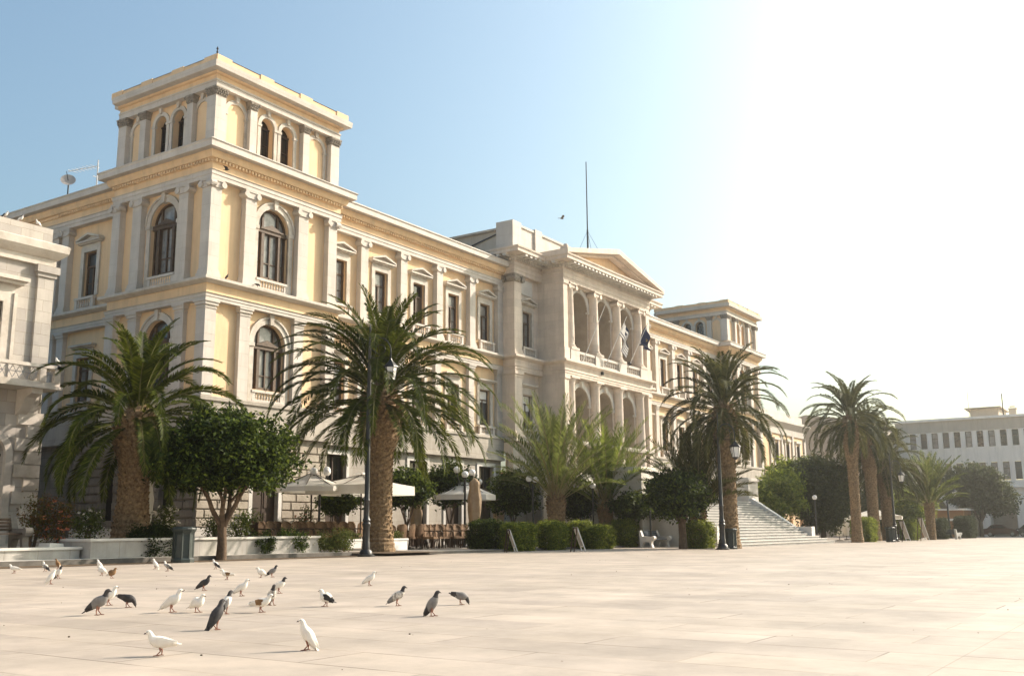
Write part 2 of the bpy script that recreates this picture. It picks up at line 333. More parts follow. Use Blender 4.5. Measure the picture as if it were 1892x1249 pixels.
# ================================================================== GROUND
def paving():
    m = mat('plaza_marble_paving', (.475,.41,.35), (.395,.34,.283), .35, .62, .12, 14, brick=(2.35,.74,.009,(.40,.35,.29),.19), brot=True, stain=(.30,.255,.205), stain_amt=.5, spec=.35, seed=.31)
    nt = m.node_tree; L = nt.links.new; b = nt.nodes['Principled BSDF']
    src = b.inputs['Base Color'].links[0].from_socket
    bt = [n_ for n_ in nt.nodes if n_.type == 'TEX_BRICK'][0]; bt.inputs['Mortar'].default_value = (.86,.84,.80,1)
    gq = nt.nodes.new('ShaderNodeNewGeometry'); nq = nt.nodes.new('ShaderNodeTexNoise'); nq.inputs['Scale'].default_value = .62; nq.inputs['Detail'].default_value = 4; L(gq.outputs['Position'], nq.inputs['Vector'])
    rq = nt.nodes.new('ShaderNodeValToRGB'); rq.color_ramp.elements[0].position = .46; rq.color_ramp.elements[1].position = .60; L(nq.outputs['Fac'], rq.inputs[0])
    mq = nt.nodes.new('ShaderNodeMath'); mq.operation = 'MULTIPLY'; L(bt.outputs['Fac'], mq.inputs[0]); L(rq.outputs[0], mq.inputs[1])
    mj = nt.nodes.new('ShaderNodeMix'); mj.data_type = 'RGBA'; L(mq.outputs[0], mj.inputs['Factor']); L(src, mj.inputs['A']); mj.inputs['B'].default_value = (.12,.10,.08,1); src = mj.outputs['Result']
    g = nt.nodes.new('ShaderNodeNewGeometry')
    # coarse long joints across the rows and worn streaks, fading of joints with a mask
    sx = nt.nodes.new('ShaderNodeSeparateXYZ'); L(g.outputs['Position'], sx.inputs[0])
    mm = nt.nodes.new('ShaderNodeMath'); mm.operation = 'PINGPONG'; mm.inputs[1].default_value = 3.09
    ad = nt.nodes.new('ShaderNodeMath'); ad.inputs[1].default_value = -1.59; L(sx.outputs['Y'], ad.inputs[0]); L(ad.outputs[0], mm.inputs[0])
    lt = nt.nodes.new('ShaderNodeMath'); lt.operation = 'LESS_THAN'; lt.inputs[1].default_value = .006; L(mm.outputs[0], lt.inputs[0])
    mx = nt.nodes.new('ShaderNodeMix'); mx.data_type = 'RGBA'; mx.blend_type = 'MIX'
    f2 = nt.nodes.new('ShaderNodeMath'); f2.operation = 'MULTIPLY'; f2.inputs[1].default_value = .4; L(lt.outputs[0], f2.inputs[0])
    L(f2.outputs[0], mx.inputs['Factor']); L(src, mx.inputs['A']); mx.inputs['B'].default_value = (.2,.165,.125,1)
    # worn patches: big pale and dull areas
    n = nt.nodes.new('ShaderNodeTexNoise'); n.inputs['Scale'].default_value = .9; n.inputs['Detail'].default_value = 8; n.inputs['Roughness'].default_value = .7
    L(g.outputs['Position'], n.inputs['Vector'])
    rp = nt.nodes.new('ShaderNodeValToRGB'); e = rp.color_ramp.elements
    e[0].position = .35; e[0].color = (.82,.81,.79,1); e[1].position = .68; e[1].color = (1.16,1.13,1.09,1)
    L(n.outputs['Fac'], rp.inputs[0])
    m3 = nt.nodes.new('ShaderNodeMix'); m3.data_type = 'RGBA'; m3.blend_type = 'MULTIPLY'; m3.inputs['Factor'].default_value = 1
    L(mx.outputs['Result'], m3.inputs['A']); L(rp.outputs[0], m3.inputs['B']); L(m3.outputs['Result'], b.inputs['Base Color'])
    return m
g = MB(); R = 400
def slab(mb, x0, x1, y0, y1, dz):
    mb.quad((x0,y0,gz(x0,y0)+dz),(x1,y0,gz(x1,y0)+dz),(x1,y1,gz(x1,y1)+dz),(x0,y1,gz(x0,y1)+dz)); return mb
tag(slab(g, -R, R, -R, R, 0).build('plaza_pavement', paving()), kind='structure')
def raised(name, x0, x1, y0, y1, dz, mats, kind='structure'):
    b = MB(); z = lambda x, y: gz(x, y)+dz
    b.quad((x0,y0,z(x0,y0)),(x1,y0,z(x1,y0)),(x1,y1,z(x1,y1)),(x0,y1,z(x0,y1)))
    b.cur = 1
    for (ax, ay), (bx, by) in (((x0,y0),(x1,y0)),((x1,y0),(x1,y1)),((x1,y1),(x0,y1)),((x0,y1),(x0,y0))):
        b.quad((ax,ay,gz(ax,ay)-.1),(bx,by,gz(bx,by)-.1),(bx,by,z(bx,by)),(ax,ay,z(ax,ay)))
    return tag(b.build(name, mats), kind=kind)
terr = mat('terrace_paving', (.44,.40,.345), (.36,.325,.28), .8, .8, .15, 20, brick=(1.0,1.0,.012,(.5,.45,.4),.12), brot=True, stain=(.28,.24,.2), stain_amt=.5)
raised('terrace', 30.6, 57.5, 27.1, 36.5, .10, [terr, MT['kerb']])
raised('kerb_strip', 12.0, 30.6, 28.05, 37.0, .16, [MT['marble'], MT['kerb']])
raised('terrace_step', 30.7, 39.2, 31.15, 36.4, .22, [terr, MT['kerb']])
raised('road', 128, 149.2, -40, 60, .02, [MT['asphalt'], MT['asphalt']])
b = MB()
slab(b, 14.0, 31.0, 26.75, 28.2, .012)
slab(b, 30.7, 34.5, 26.2, 28.9, .112)
tag(b.build('soil_bed', MT['soil']), kind='structure')
# leaf litter and pebbles on the plaza: too small to count
rng = random.Random(5); b = MB()
for i in range(170):
    t = rng.random(); x = 3+rng.random()**1.3*34; y = -1+rng.random()*26
    r = .004+.009*rng.random()**3; z = gz(x, y)
    b.sphere((x, y, z+r*.4), r, 6, 4, 1, 1, .6)
tag(b.build('plaza_grit', mat('grit', (.1,.075,.05), (.06,.045,.03), 9, .9)), 'dark grit and crumbs scattered over the pale paving', 'grit', kind='stuff')

# ================================================================== TOWN HALL
UX, VY = 66.65, 37.0
TH = thing('town_hall', 'long yellow town hall with two corner towers, white pilasters and a columned central porch', 'town hall', (UX, VY, 0))
XT0, XT1, XB, XP = 28.0, 36.53, 10.35, 6.8      # tower, block and porch edges (half widths)
VW, VB, VP = 1.15, .2, -1.6                       # wing, block, porch faces
WD = .34                                        # wall face behind the pilasters
def T_front(v0): return lambda u, d, z: (u, v0+d, z)
def T_left(u0_): return lambda u, d, z: (u0_+d, u, z)
def T_right(u0_): return lambda u, d, z: (u0_-d, u, z)
TD = 7.55                                        # tower depth
VE = 40.0                                       # rear end of side walls

# ---- window patterns (local: x across, y into the wall, z from the sill)
def rail_set(w, z0, z1, d0, n, posts=True):
    b = MB()
    b.box(-w/2-.03, w/2+.03, d0-.03, d0+.19, z1-.12, z1); b.box(-w/2, w/2, d0, d0+.16, z0, z0+.1)
    if posts:
        for s in (-1, 1): b.box(s*w/2-(.2 if s > 0 else 0), s*w/2+(.2 if s < 0 else 0), d0+.01, d0+.15, z0+.1, z1-.12)
    h = z1-z0-.22; zz = z0+.1
    for i in range(n):
        x = -w/2+.2+(w-.4)*(i+.5)/n
        b.lathe(x, d0+.08, [(.05,zz),(.05,zz+.05*h),(.028,zz+.12*h),(.066,zz+.38*h),(.03,zz+.8*h),(.05,zz+.92*h),(.05,zz+h)], 7)
    return b.mesh('balustrade', MT['trim'], True)
def pediment_window(w, h):
    m = {}
    b = MB()
    for s in (-1, 1): b.box(min(s*w/2, s*(w/2+.27)), max(s*w/2, s*(w/2+.27)), -.09, .04, -.02, h)
    b.box(-w/2-.27, w/2+.27, -.09, .04, h, h+.28); b.box(-w/2-.22, w/2+.22, -.07, .04, h+.28, h+.5)
    a = w/2+.48; z = h+.5
    b.box(-a, a, -.34, .04, z, z+.09); b.box(-a+.06, a-.06, -.22, .04, z-.07, z)
    b.prism([(-a, z+.09),(-a+.02, z+.19),(0, z+.5),(0, z+.38)], -.36, .04); b.prism([(a, z+.09),(0, z+.38),(0, z+.5),(a-.02, z+.19)], -.36, .04)
    b.prism([(-a+.1, z+.091),(a-.1, z+.091),(0, z+.37)], -.1, .04)
    m['surround'] = b.mesh('window', MT['carve'])
    b = MB()
    for s in (-1, 1): b.box(min(s*w/2, s*(w/2-.1)), max(s*w/2, s*(w/2-.1)), .16, .27, 0, h)
    b.box(-w/2, w/2, .16, .27, h-.09, h); b.box(-w/2, w/2, .16, .27, 0, .12); b.box(-w/2, w/2, .15, .27, h*.66, h*.66+.1)
    b.box(-.05, .05, .17, .27, 0, h*.66); b.box(-w/2, w/2, .2, .27, h*.3, h*.3+.04)
    m['frame'] = b.mesh('frame', MT['wood'])
    b = MB(); b.quad((-w/2,.25,0),(w/2,.25,0),(w/2,.25,h),(-w/2,.25,h)); m['pane'] = b.mesh('pane', MT['pane'])
    m['balustrade'] = rail_set(w+.5, -.78, -.1, -.3, 6)
    return m
def hood_window(w, h):
    m = {}
    b = MB()
    for s in (-1, 1): b.box(min(s*w/2, s*(w/2+.26)), max(s*w/2, s*(w/2+.26)), -.08, .04, -.02, h)
    b.box(-w/2-.26, w/2+.26, -.08, .04, h, h+.26); b.box(-w/2-.2, w/2+.2, -.05, .04, h+.26, h+.5)
    a = w/2+.42; b.box(-a, a, -.34, .04, h+.58, h+.68); b.box(-a+.08, a-.08, -.2, .04, h+.5, h+.58)
    m['surround'] = b.mesh('window', MT['carve'])
    b = MB()
    for s in (-1, 1): b.box(min(s*w/2, s*(w/2-.1)), max(s*w/2, s*(w/2-.1)), .16, .27, 0, h)
    b.box(-w/2, w/2, .16, .27, h-.09, h); b.box(-w/2, w/2, .16, .27, 0, .1); b.box(-w/2, w/2, .15, .27, h*.7, h*.7+.09); b.box(-.05, .05, .17, .27, 0, h*.7)
    m['frame'] = b.mesh('frame', MT['wood'])
    b = MB(); b.quad((-w/2,.25,0),(w/2,.25,0),(w/2,.25,h),(-w/2,.25,h)); m['pane'] = b.mesh('pane', MT['panedark'])
    m['balustrade'] = rail_set(w+.5, -.66, -.06, -.26, 6)
    return m
def arch_window(w, hs, pane='pane'):
    r = w/2; m = {}
    b = MB()
    for s in (-1, 1):
        b.box(min(s*r, s*(r+.27)), max(s*r, s*(r+.27)), -.07, .06, -.6, hs); b.box(min(s*(r-.02), s*(r+.33)), max(s*(r-.02), s*(r+.33)), -.12, .08, hs-.02, hs+.17)
    b.ring(0, hs+.17, r+.01, r+.27, -.08, .06, n=22); b.ring(0, hs+.17, r+.27, r+.36, -.14, .04, n=22)
    b.prism([(-.1, hs+.17+r-.04),(.1, hs+.17+r-.04),(.15, hs+.17+r+.5),(-.15, hs+.17+r+.5)], -.2, .05)
    m['surround'] = b.mesh('window', MT['carve'])
    b = MB(); z = hs
    for s in (-1, 1):
        b.box(min(s*r, s*(r-.1)), max(s*r, s*(r-.1)), .2, .32, 0, hs)
        b.box(s*.56-.09, s*.56+.09, .1, .32, 0, hs); b.box(s*.5-.06, s*.5+.06, .2, .3, hs+.2, hs+.17+math.sqrt(r*r-.3))
    b.box(-r, r, .08, .32, hs-.08, hs+.16); b.box(-r, r, .2, .32, 0, .16)
    b.prism([(-.68, hs+.16),(.68, hs+.16),(0, hs+.42)], .06, .3); b.box(-.76, .76, .02, .3, hs+.1, hs+.17)
    b.box(-.04, .04, .2, .3, 0, hs); b.box(-r, r, .22, .3, hs*.34, hs*.34+.05)
    b.ring(0, hs+.17, r-.1, r, .2, .32, n=20)
    m['frame'] = b.mesh('frame', MT['wood'])
    b = MB(); b.quad((-r,.29,0),(r,.29,0),(r,.29,hs+.17),(-r,.29,hs+.17)); b.disc(0, hs+.17, r, .29); m['pane'] = b.mesh('pane', MT[pane])
    m['balustrade'] = rail_set(w-.02, -.6, -.04, -.08, 9)
    return m
def belfry_window(w, hs):
    r = w/2; m = {}; b = MB()
    for s in (-1, 1): b.box(min(s*r, s*(r+.2)), max(s*r, s*(r+.2)), -.07, .05, 0, hs); b.box(min(s*(r-.03), s*(r+.24)), max(s*(r-.03), s*(r+.24)), -.11, .05, hs-.12, hs)
    b.ring(0, hs, r, r+.2, -.08, .05, n=16)
    b.prism([(-.07, hs+r+.1),(.07, hs+r+.1),(.12, hs+r+.42),(-.12, hs+r+.42)], -.16, .04)
    m['surround'] = b.mesh('window', MT['carve'])
    b = MB()
    for s in (-1, 1): b.box(min(s*r, s*(r-.07)), max(s*r, s*(r-.07)), .34, .42, 0, hs)
    b.box(-r, r, .3, .42, hs-.03, hs+.05); b.box(-.03, .03, .35, .42, 0, hs); b.box(-r, r, .36, .42, hs*.5, hs*.5+.05)
    m['frame'] = b.mesh('frame', MT['darkwood'])
    b = MB(); b.quad((-r,.4,0),(r,.4,0),(r,.4,hs),(-r,.4,hs)); b.disc(0, hs, r, .4); m['pane'] = b.mesh('pane', MT['panedark'])
    return m
def blind_arch(w, hs):
    r = w/2; m = {}; b = MB()
    for s in (-1, 1): b.box(min(s*r, s*(r+.2)), max(s*r, s*(r+.2)), -.07, .05, 0, hs); b.box(min(s*(r-.03), s*(r+.24)), max(s*(r-.03), s*(r+.24)), -.11, .05, hs-.12, hs)
    b.ring(0, hs, r, r+.2, -.08, .05, n=18)
    b.prism([(-.08, hs+r+.1),(.08, hs+r+.1),(.13, hs+r+.42),(-.13, hs+r+.42)], -.16, .04)
    return {'surround': b.mesh('blind_arch', MT['carve'])}
def doorway(w, h):
    m = {}; b = MB()
    for s in (-1, 1): b.box(min(s*w/2, s*(w/2+.22)), max(s*w/2, s*(w/2+.22)), -.07, .04, 0, h)
    b.box(-w/2-.22, w/2+.22, -.07, .04, h, h+.24)
    m['surround'] = b.mesh('doorway', MT['marble'])
    b = MB()
    for s in (-1, 1):
        b.box(min(s*.03, s*(w/2-.05)), max(s*.03, s*(w/2-.05)), .22, .28, 0, h*.7)
        for k in range(3): b.box(min(s*.14, s*(w/2-.16)), max(s*.14, s*(w/2-.16)), .19, .22, .15+k*h*.22, .15+k*h*.22+h*.17)
    b.box(-w/2, w/2, .2, .3, h*.7, h*.7+.12)
    for s in (-1, 1): b.box(min(s*w/2, s*(w/2-.09)), max(s*w/2, s*(w/2-.09)), .2, .3, 0, h)
    b.box(-w/2, w/2, .2, .3, h-.1, h); b.box(-.04, .04, .2, .3, h*.7, h)
    m['frame'] = b.mesh('door', MT['darkwood'])
    b = MB(); b.quad((-w/2,.27,0),(w/2,.27,0),(w/2,.27,h),(-w/2,.27,h)); m['pane'] = b.mesh('pane', MT['panedark'])
    return m
WR = random.Random(12)
def put_window(m, x, y, z, rot=0, name='window', pane=None):
    if pane is None and name == 'window' and m is not WIN_B: pane = WR.choice(['pane', 'pane', 'panecur', 'panecur', 'panedark', None])
    o = link(name, m['surround'], TH, (x, y, z), rot)
    for k in ('frame', 'pane', 'balustrade'):
        if k in m:
            c = link('door' if (name == 'doorway' and k == 'frame') else k, m[k], o)
            if k == 'pane' and pane: 
                c.data = m[k].copy(); c.data.materials[0] = MT[pane]
    if m is WIN_H and WR.random() < .5:
        b = MB(); h_ = 2.35*WR.uniform(.3,.5); b.box(-.5, .5, .2, .235, 2.27-h_, 2.27); b.build('blind', MT['white'], o)
    if m is WIN_P and WR.random() < .35:
        b = MB(); sd_ = WR.choice((-1, 1)); b.box(min(sd_*.48, sd_*.1), max(sd_*.48, sd_*.1), .21, .24, .14, 1.6); b.build('shutter', MT['wood'], o)
    return o
RL, RR = -PI/2, PI/2        # turn to the left-hand / right-hand side walls

WIN_P = pediment_window(1.14, 2.48); WIN_H = hood_window(1.22, 2.35)
WIN_A3 = arch_window(2.05, 2.45); WIN_A1 = arch_window(2.05, 2.1); WIN_B = belfry_window(.9, 1.75); BLIND = blind_arch(1.14, 1.63); BLIND_S = blind_arch(.88, 1.75)
DOOR = doorway(1.66, 4.95)
Z3, Z1 = 13.42, 7.72

# ---- pilasters
def ionic_pil(w, z0, z1, proj):
    b = MB(); b.box(-w/2, w/2, 0, proj+.03, z0+.42, z1-.42)
    b.box(-w/2-.09, w/2+.09, -.09, proj+.02, z0, z0+.2); b.box(-w/2-.05, w/2+.05, -.05, proj+.02, z0+.2, z0+.34); b.box(-w/2-.025, w/2+.025, -.025, proj+.02, z0+.34, z0+.42)
    b.box(-w/2-.12, w/2+.12, -.1, proj+.02, z1-.12, z1); b.box(-w/2-.05, w/2+.05, -.06, proj+.02, z1-.42, z1-.12)
    for s in (-1, 1):
        n = 10; c = (s*(w/2+.04), z1-.26)
        b.prism([(c[0]+.155*math.cos(2*PI*i/n), c[1]+.155*math.sin(2*PI*i/n)) for i in range(n)], -.13, proj)
    return b.mesh('pilaster', MT['trim'])
def doric_pil(w, z0, z1, proj):
    b = MB(); b.box(-w/2, w/2, 0, proj+.03, z0+.0, z1-.4)
    b.box(-w/2-.12, w/2+.12, -.12, proj+.02, z1-.1, z1); b.box(-w/2-.07, w/2+.07, -.07, proj+.02, z1-.24, z1-.1); b.box(-w/2-.03, w/2+.03, -.03, proj+.02, z1-.4, z1-.34); b.box(-w/2, w/2, 0, proj+.02, z1-.34, z1-.24)
    return b.mesh('pilaster', MT['trim'])
def corinth(w, z0, z1, proj):
    b = MB(); b.box(-w/2, w/2, 0, proj+.03, z0, z1-.42); sh = b.mesh('pilaster', MT['trim'])
    b = MB(); zc = z1-.42
    b.box(-w/2-.1, w/2+.1, -.1, proj+.02, z1-.07, z1)
    b.add([(-w/2,-.01,zc),(w/2,-.01,zc),(w/2,proj,zc),(-w/2,proj,zc),(-w/2-.08,-.09,z1-.07),(w/2+.08,-.09,z1-.07),(w/2+.08,proj,z1-.07),(-w/2-.08,proj,z1-.07)],[(0,1,5,4),(1,2,6,5),(3,0,4,7)])
    for k in range(3):
        for j in range(4):
            x = -w/2+w*(j+.5*(k % 2)+.25)/4; 
            if abs(x) < w/2+.03: b.sphere((x, -.03-.025*k, zc+.08+.1*k), .055, 6, 4)
    for s in (-1, 1): b.sphere((s*(w/2+.05), -.09, z1-.13), .075, 7, 5)
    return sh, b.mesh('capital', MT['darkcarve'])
P3 = ionic_pil(.60, 12.6, 17.42, WD); P3t = ionic_pil(.68, 12.6, 17.42, WD)
P1 = doric_pil(.57, 7.08, 11.53, WD); P1t = doric_pil(.64, 7.08, 11.53, WD)
PC, PCc = corinth(.44, 19.4, 22.04, .3)
PCX3 = ionic_pil(.62, 12.6, 17.42, WD); PCX1 = doric_pil(.62, 7.08, 11.53, WD)

def corner_pil(u, v, z0, z1, su, kind):
    """square corner pier showing two faces; su = -1 outside is toward -u"""
    w = .63; x0, x1 = (u, u+w) if su < 0 else (u-w, u); b = MB()
    def bx(e, a, c): b.box(x0-e, x1+e, v-e, v+w+e, a, c)
    if kind == 'ionic':
        bx(0, z0+.42, z1-.42); bx(.09, z0, z0+.2); bx(.05, z0+.2, z0+.34); bx(.025, z0+.34, z0+.42); bx(.1, z1-.12, z1); bx(.05, z1-.42, z1-.12)
        n = 10
        for c in (x0-.04, x1+.04): b.prism([(c+.155*math.cos(2*PI*i/n), z1-.26+.155*math.sin(2*PI*i/n)) for i in range(n)], v-.14, v+.2)
        for c in (v-.04, v+w+.04):
            t = MB(lambda a, bb, z: (bb, a, z)); t.prism([(c+.155*math.cos(2*PI*i/n), z1-.26+.155*math.sin(2*PI*i/n)) for i in range(n)], (x0-.14) if su < 0 else (x1-.2), (x0+.2) if su < 0 else (x1+.14)); b.add(t.v, t.f)
        b.build('pilaster', MT['trim'], TH)
    elif kind == 'doric':
        bx(0, z0, z1-.4); bx(.12, z1-.1, z1); bx(.07, z1-.24, z1-.1); bx(0, z1-.34, z1-.24); bx(.03, z1-.4, z1-.34); b.build('pilaster', MT['trim'], TH)
    else:
        bx(0, z0, z1-.42); o = b.build('pilaster', MT['trim'], TH); b = MB()
        b.box(x0-.1, x1+.1, v-.1, v+w+.1, z1-.07, z1)
        for k in range(3):
            e = .02+.03*k
            b.box(x0-e, x1+e, v-e, v+w+e, z1-.42+.115*k, z1-.42+.115*k+.09)
            for j in range(5): 
                b.sphere((x0+w*(j+.5*(k % 2))/4.5, v-e-.01, z1-.34+.1*k), .06, 6, 4); b.sphere((x0-e-.01, v+w*(j+.5*(k % 2))/4.5, z1-.34+.1*k), .06, 6, 4)
        b.build('capital', MT['darkcarve'], o)

# ---- walls
wallY = MB(); wallG = MB(); wallB = MB(); wallS = MB()   # yellow plaster, grey ashlar, ground floor
side_wins = []
TW = [(-32.27), (32.27)]
def tower(sgn):
    c = sgn*32.265; a, d = c-4.265, c+4.265
    u0_, u1_ = a+WD, d-WD
    # front face
    wallY.T = T_front(WD)
    wallY.wall(u0_, u1_, 7.0, 11.55, [(c, 2.05, Z1, Z1+2.27, True)]); wallY.wall(u0_, u1_, 11.55, 19.0, [(c, 2.05, 13.3, 13.3+2.62, True)])
    wallY.wall(u0_, u1_, 19.0, 22.3, [(c-.68, .9, 19.45, 21.2, True), (c+.68, .9, 19.45, 21.2, True)], depth=.42)
    put_window(WIN_A3, c, WD, 13.3, pane='panecur'); put_window(WIN_A1, c, WD, Z1)
    for s in (-1, 1): put_window(WIN_B, c+s*.68, WD, 19.45); put_window(BLIND, c+s*2.75, WD, 19.45, name='blind_arch')
    for s in (-1, 1):
        link('pilaster', P3t, TH, (c+s*1.78, 0, 0)); link('pilaster', P1t, TH, (c+s*1.78, .1, 0))
        o = link('pilaster', PC, TH, (c+s*1.82, .04, 0)); link('capital', PCc, o)
    # outer side face
    us = a if sgn < 0 else d
    for (face, rot, x) in (((T_left(a+WD), RL, a), (T_right(d-WD), RR, d)) if True else ()):
        inner = (sgn < 0 and rot == RR) or (sgn > 0 and rot == RL)
        wallY.T = face; cy = TD/2; xo = x+WD if rot == RL else x-WD
        xw = x if rot == RL else x
        hb = [(cy-.68, .9, 19.45, 21.2, True), (cy+.68, .9, 19.45, 21.2, True)]
        wallY.wall(WD, TD-WD, 19.0, 22.3, hb, depth=.42)
        for s in (-1, 1):
            put_window(WIN_B, xo, cy+s*.68, 19.45, rot); put_window(BLIND_S, xo, cy+s*2.5, 19.45, rot, name='blind_arch')
            o = link('pilaster', PC, TH, (xw+(.04 if rot == RL else -.04), cy+s*1.82, 0), rot); link('capital', PCc, o)
        if inner:
            wallY.wall(WD, TD-WD, 7.0, 19.0)
        else:
            wallY.wall(WD, TD-WD, 7.0, 11.55, [(cy, 2.05, Z1, Z1+2.27, True)]); wallY.wall(WD, TD-WD, 11.55, 19.0, [(cy, 2.05, 13.3, 13.3+2.62, True)])
            put_window(WIN_A3, xo, cy, 13.3, rot); put_window(WIN_A1, xo, cy, Z1, rot)
            for s in (-1, 1):
                link('pilaster', P3t, TH, (xw, cy+s*1.78, 0), rot); link('pilaster', P1t, TH, (xw+(.1 if rot == RL else -.1), cy+s*1.78, 0), rot)
            for z0, z1, k in ((12.6, 17.42, 'ionic'), (7.08, 11.53, 'doric')):
                corner_pil(x, TD-.63, z0, z1, -1 if rot == RL else 1, k)
    wallY.T = lambda u, d, z: (u, TD-WD-d, z); wallY.wall(u0_, u1_, 7, 22.3)
    for su, x in ((-1, a), (1, d)):
        corner_pil(x, 0, 12.6, 17.42, su, 'ionic'); corner_pil(x, 0, 7.08, 11.53, su, 'doric'); corner_pil(x, 0, 19.4, 22.04, su, 'cor')
        corner_pil(x, TD-.63, 19.4, 22.04, su, 'cor')
    # ground floor of the tower
    wallB.T = T_front(WD-.12)
    wallB.wall(a+.12, d-.12, -1, 7.0, [(c, 1.66, .1, 4.2, False)])
    put_window(DOORT, c, WD-.12, .1, name='doorway')
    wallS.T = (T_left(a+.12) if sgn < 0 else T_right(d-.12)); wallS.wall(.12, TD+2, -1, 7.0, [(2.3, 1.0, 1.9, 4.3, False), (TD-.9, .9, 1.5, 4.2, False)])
    fx = (a+.12+.3) if sgn < 0 else (d-.12-.3)
    for (cy_, w_, za_, zb_) in ((2.3, 1.0, 1.9, 4.3), (TD-.9, .9, 1.5, 4.2)):
        MB().quad((fx,cy_-w_/2,za_),(fx,cy_+w_/2,za_),(fx,cy_+w_/2,zb_),(fx,cy_-w_/2,zb_)).build('side_opening', MT['panedark'], TH)
    # rusticated blocks
    rr = MB(T_front(WD-.12)); rnd = random.Random(int(9+sgn)); 
    def rustic(mb, u0, u1, skip, flip=0):
        z = 1.15; k = flip
        while z < 5.2:
            u = u0-(.5 if k % 2 else 0); 
            while u < u1:
                w_ = .95+.35*rnd.random(); x0, x1 = max(u, u0), min(u+w_-.02, u1)
                u += w_
                if x1-x0 < .12: continue
                for (s0, s1) in skip:
                    if x1 > s0 and x0 < s1:
                        if x0 < s0-.15: x1 = s0
                        elif x1 > s1+.15: x0 = s1
                        else: x1 = x0
                if x1-x0 < .12: continue
                pr = .07+.035*rnd.random(); e = .035
                mb.add([(x0,0,z),(x1,0,z),(x1,0,z+.375),(x0,0,z+.375),(x0+e,-pr,z+e),(x1-e,-pr,z+e),(x1-e,-pr,z+.375-e),(x0+e,-pr,z+.375-e)],
                       [(4,5,6,7),(0,1,5,4),(1,2,6,5),(2,3,7,6),(3,0,4,7)])
            z += .405; k += 1
    rustic(rr, a+.16, d-.16, [(c-1.06, c+1.06)])
    rr.build('rusticated_blocks', MT['rust'], TH); rr = MB()
    rr.T = T_left(a+.12) if sgn < 0 else T_right(d-.12); rustic(rr, .16, TD+1.5, [(1.75, 2.85), (TD-1.4, TD-.4)], 1)
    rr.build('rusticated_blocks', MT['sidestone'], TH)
    # crowning entablature and roof
    path = [(a, TD), (a, 0), (d, 0), (d, TD), (a, TD)]
    path = [(a, TD+.001), (a, 0), (d, 0), (d, TD), (a+.001, TD)]
    e = MB(); e.sweep(path, [(-.3,22.04),(.02,22.04),(.02,22.3),(.06,22.32),(.06,22.4),(-.3,22.4)]); e.build('architrave', MT['trim'], TH)
    e = MB(); e.sweep(path, [(-.3,22.4),(-.02,22.4),(-.02,22.66),(.12,22.69),(.16,22.76),(-.3,22.76)]); e.build('frieze', MT['plaster'], TH)
    e = MB(); e.sweep(path, [(-.3,22.76),(.42,22.78),(.47,22.8),(.5,23.1),(.4,23.13),(-.3,23.13)]); e.build('cornice', MT['trim'], TH)
    e = MB(); e.sweep(path, [(-.3,23.13),(.3,23.13),(.3,23.42),(-.3,23.42)])
    for t in np.linspace(0, 1, 4):
        x = a-.3+t*(d-a+.6-.9); e.box(x, x+.9, -.34, .0, 23.13, 23.48)
        y = -.3+t*(TD-.3); e.box(a-.34, a, y, y+.9, 23.13, 23.48); e.box(d, d+.34, y, y+.9, 23.13, 23.48)
    e.build('parapet', MT['plaster'], TH)
    e = MB(); e.add([(a-.33,-.33,23.43),(d+.33,-.33,23.43),(d+.33,TD+.33,23.43),(a-.33,TD+.33,23.43),(c,TD/2,23.95)],[(0,1,4),(1,2,4),(2,3,4),(3,0,4)]); e.build('roof', MT['roof'], TH)
    if sgn < 0:
        e = MB(); e.lathe(a-.28, -.28, [(.03,23.48),(.05,23.6),(.02,23.68),(.06,23.74),(.01,23.86)], 8); e.build('finial', MT['iron'], TH)
DOORT = doorway(1.66, 4.1)
tower(-1); tower(1)
# shelf that closes the top of the lower part of each tower
for sgn in (-1, 1):
    c = sgn*32.265

BAY = (XT0-XB)/5
for sgn in (-1, 1):
    lo, hi = (-XT0, -XB) if sgn < 0 else (XB, XT0)
    cs = [lo+BAY*(i+.5) for i in range(5)]
    wallY.T = T_front(VW+WD)
    wallY.wall(lo, hi, 7.0, 11.55, [(c, 1.22, Z1, Z1+2.35, False) for c in cs]); wallY.wall(lo, hi, 11.55, 19.4, [(c, 1.14, Z3, Z3+2.48, False) for c in cs])
    wallB.T = T_front(VW+WD-.1); wallB.wall(lo, hi, -1, 7.0, [(c, 1.66, .05, 5.0, False) for c in cs])
    for i, c in enumerate(cs):
        put_window(WIN_P, c, VW+WD, Z3, pane='panecur' if i % 3 == 0 else None); put_window(WIN_H, c, VW+WD, Z1); put_window(DOOR, c, VW+WD-.1, .05, name='doorway')
    for i in range(1, 5):
        link('pilaster', P3, TH, (lo+BAY*i, VW, 0)); link('pilaster', P1, TH, (lo+BAY*i, VW+.1, 0))
    for x in (lo+.3, hi-.3):
        link('pilaster', P3, TH, (x, VW, 0)); link('pilaster', P1, TH, (x, VW+.1, 0))
    # roof of the wing
    e = MB(); e.add([(lo,VW+.2,19.18),(hi,VW+.2,19.18),(hi,9,20.1),(lo,9,20.1)],[(0,1,2,3)]); e.build('roof', MT['roof'], TH)
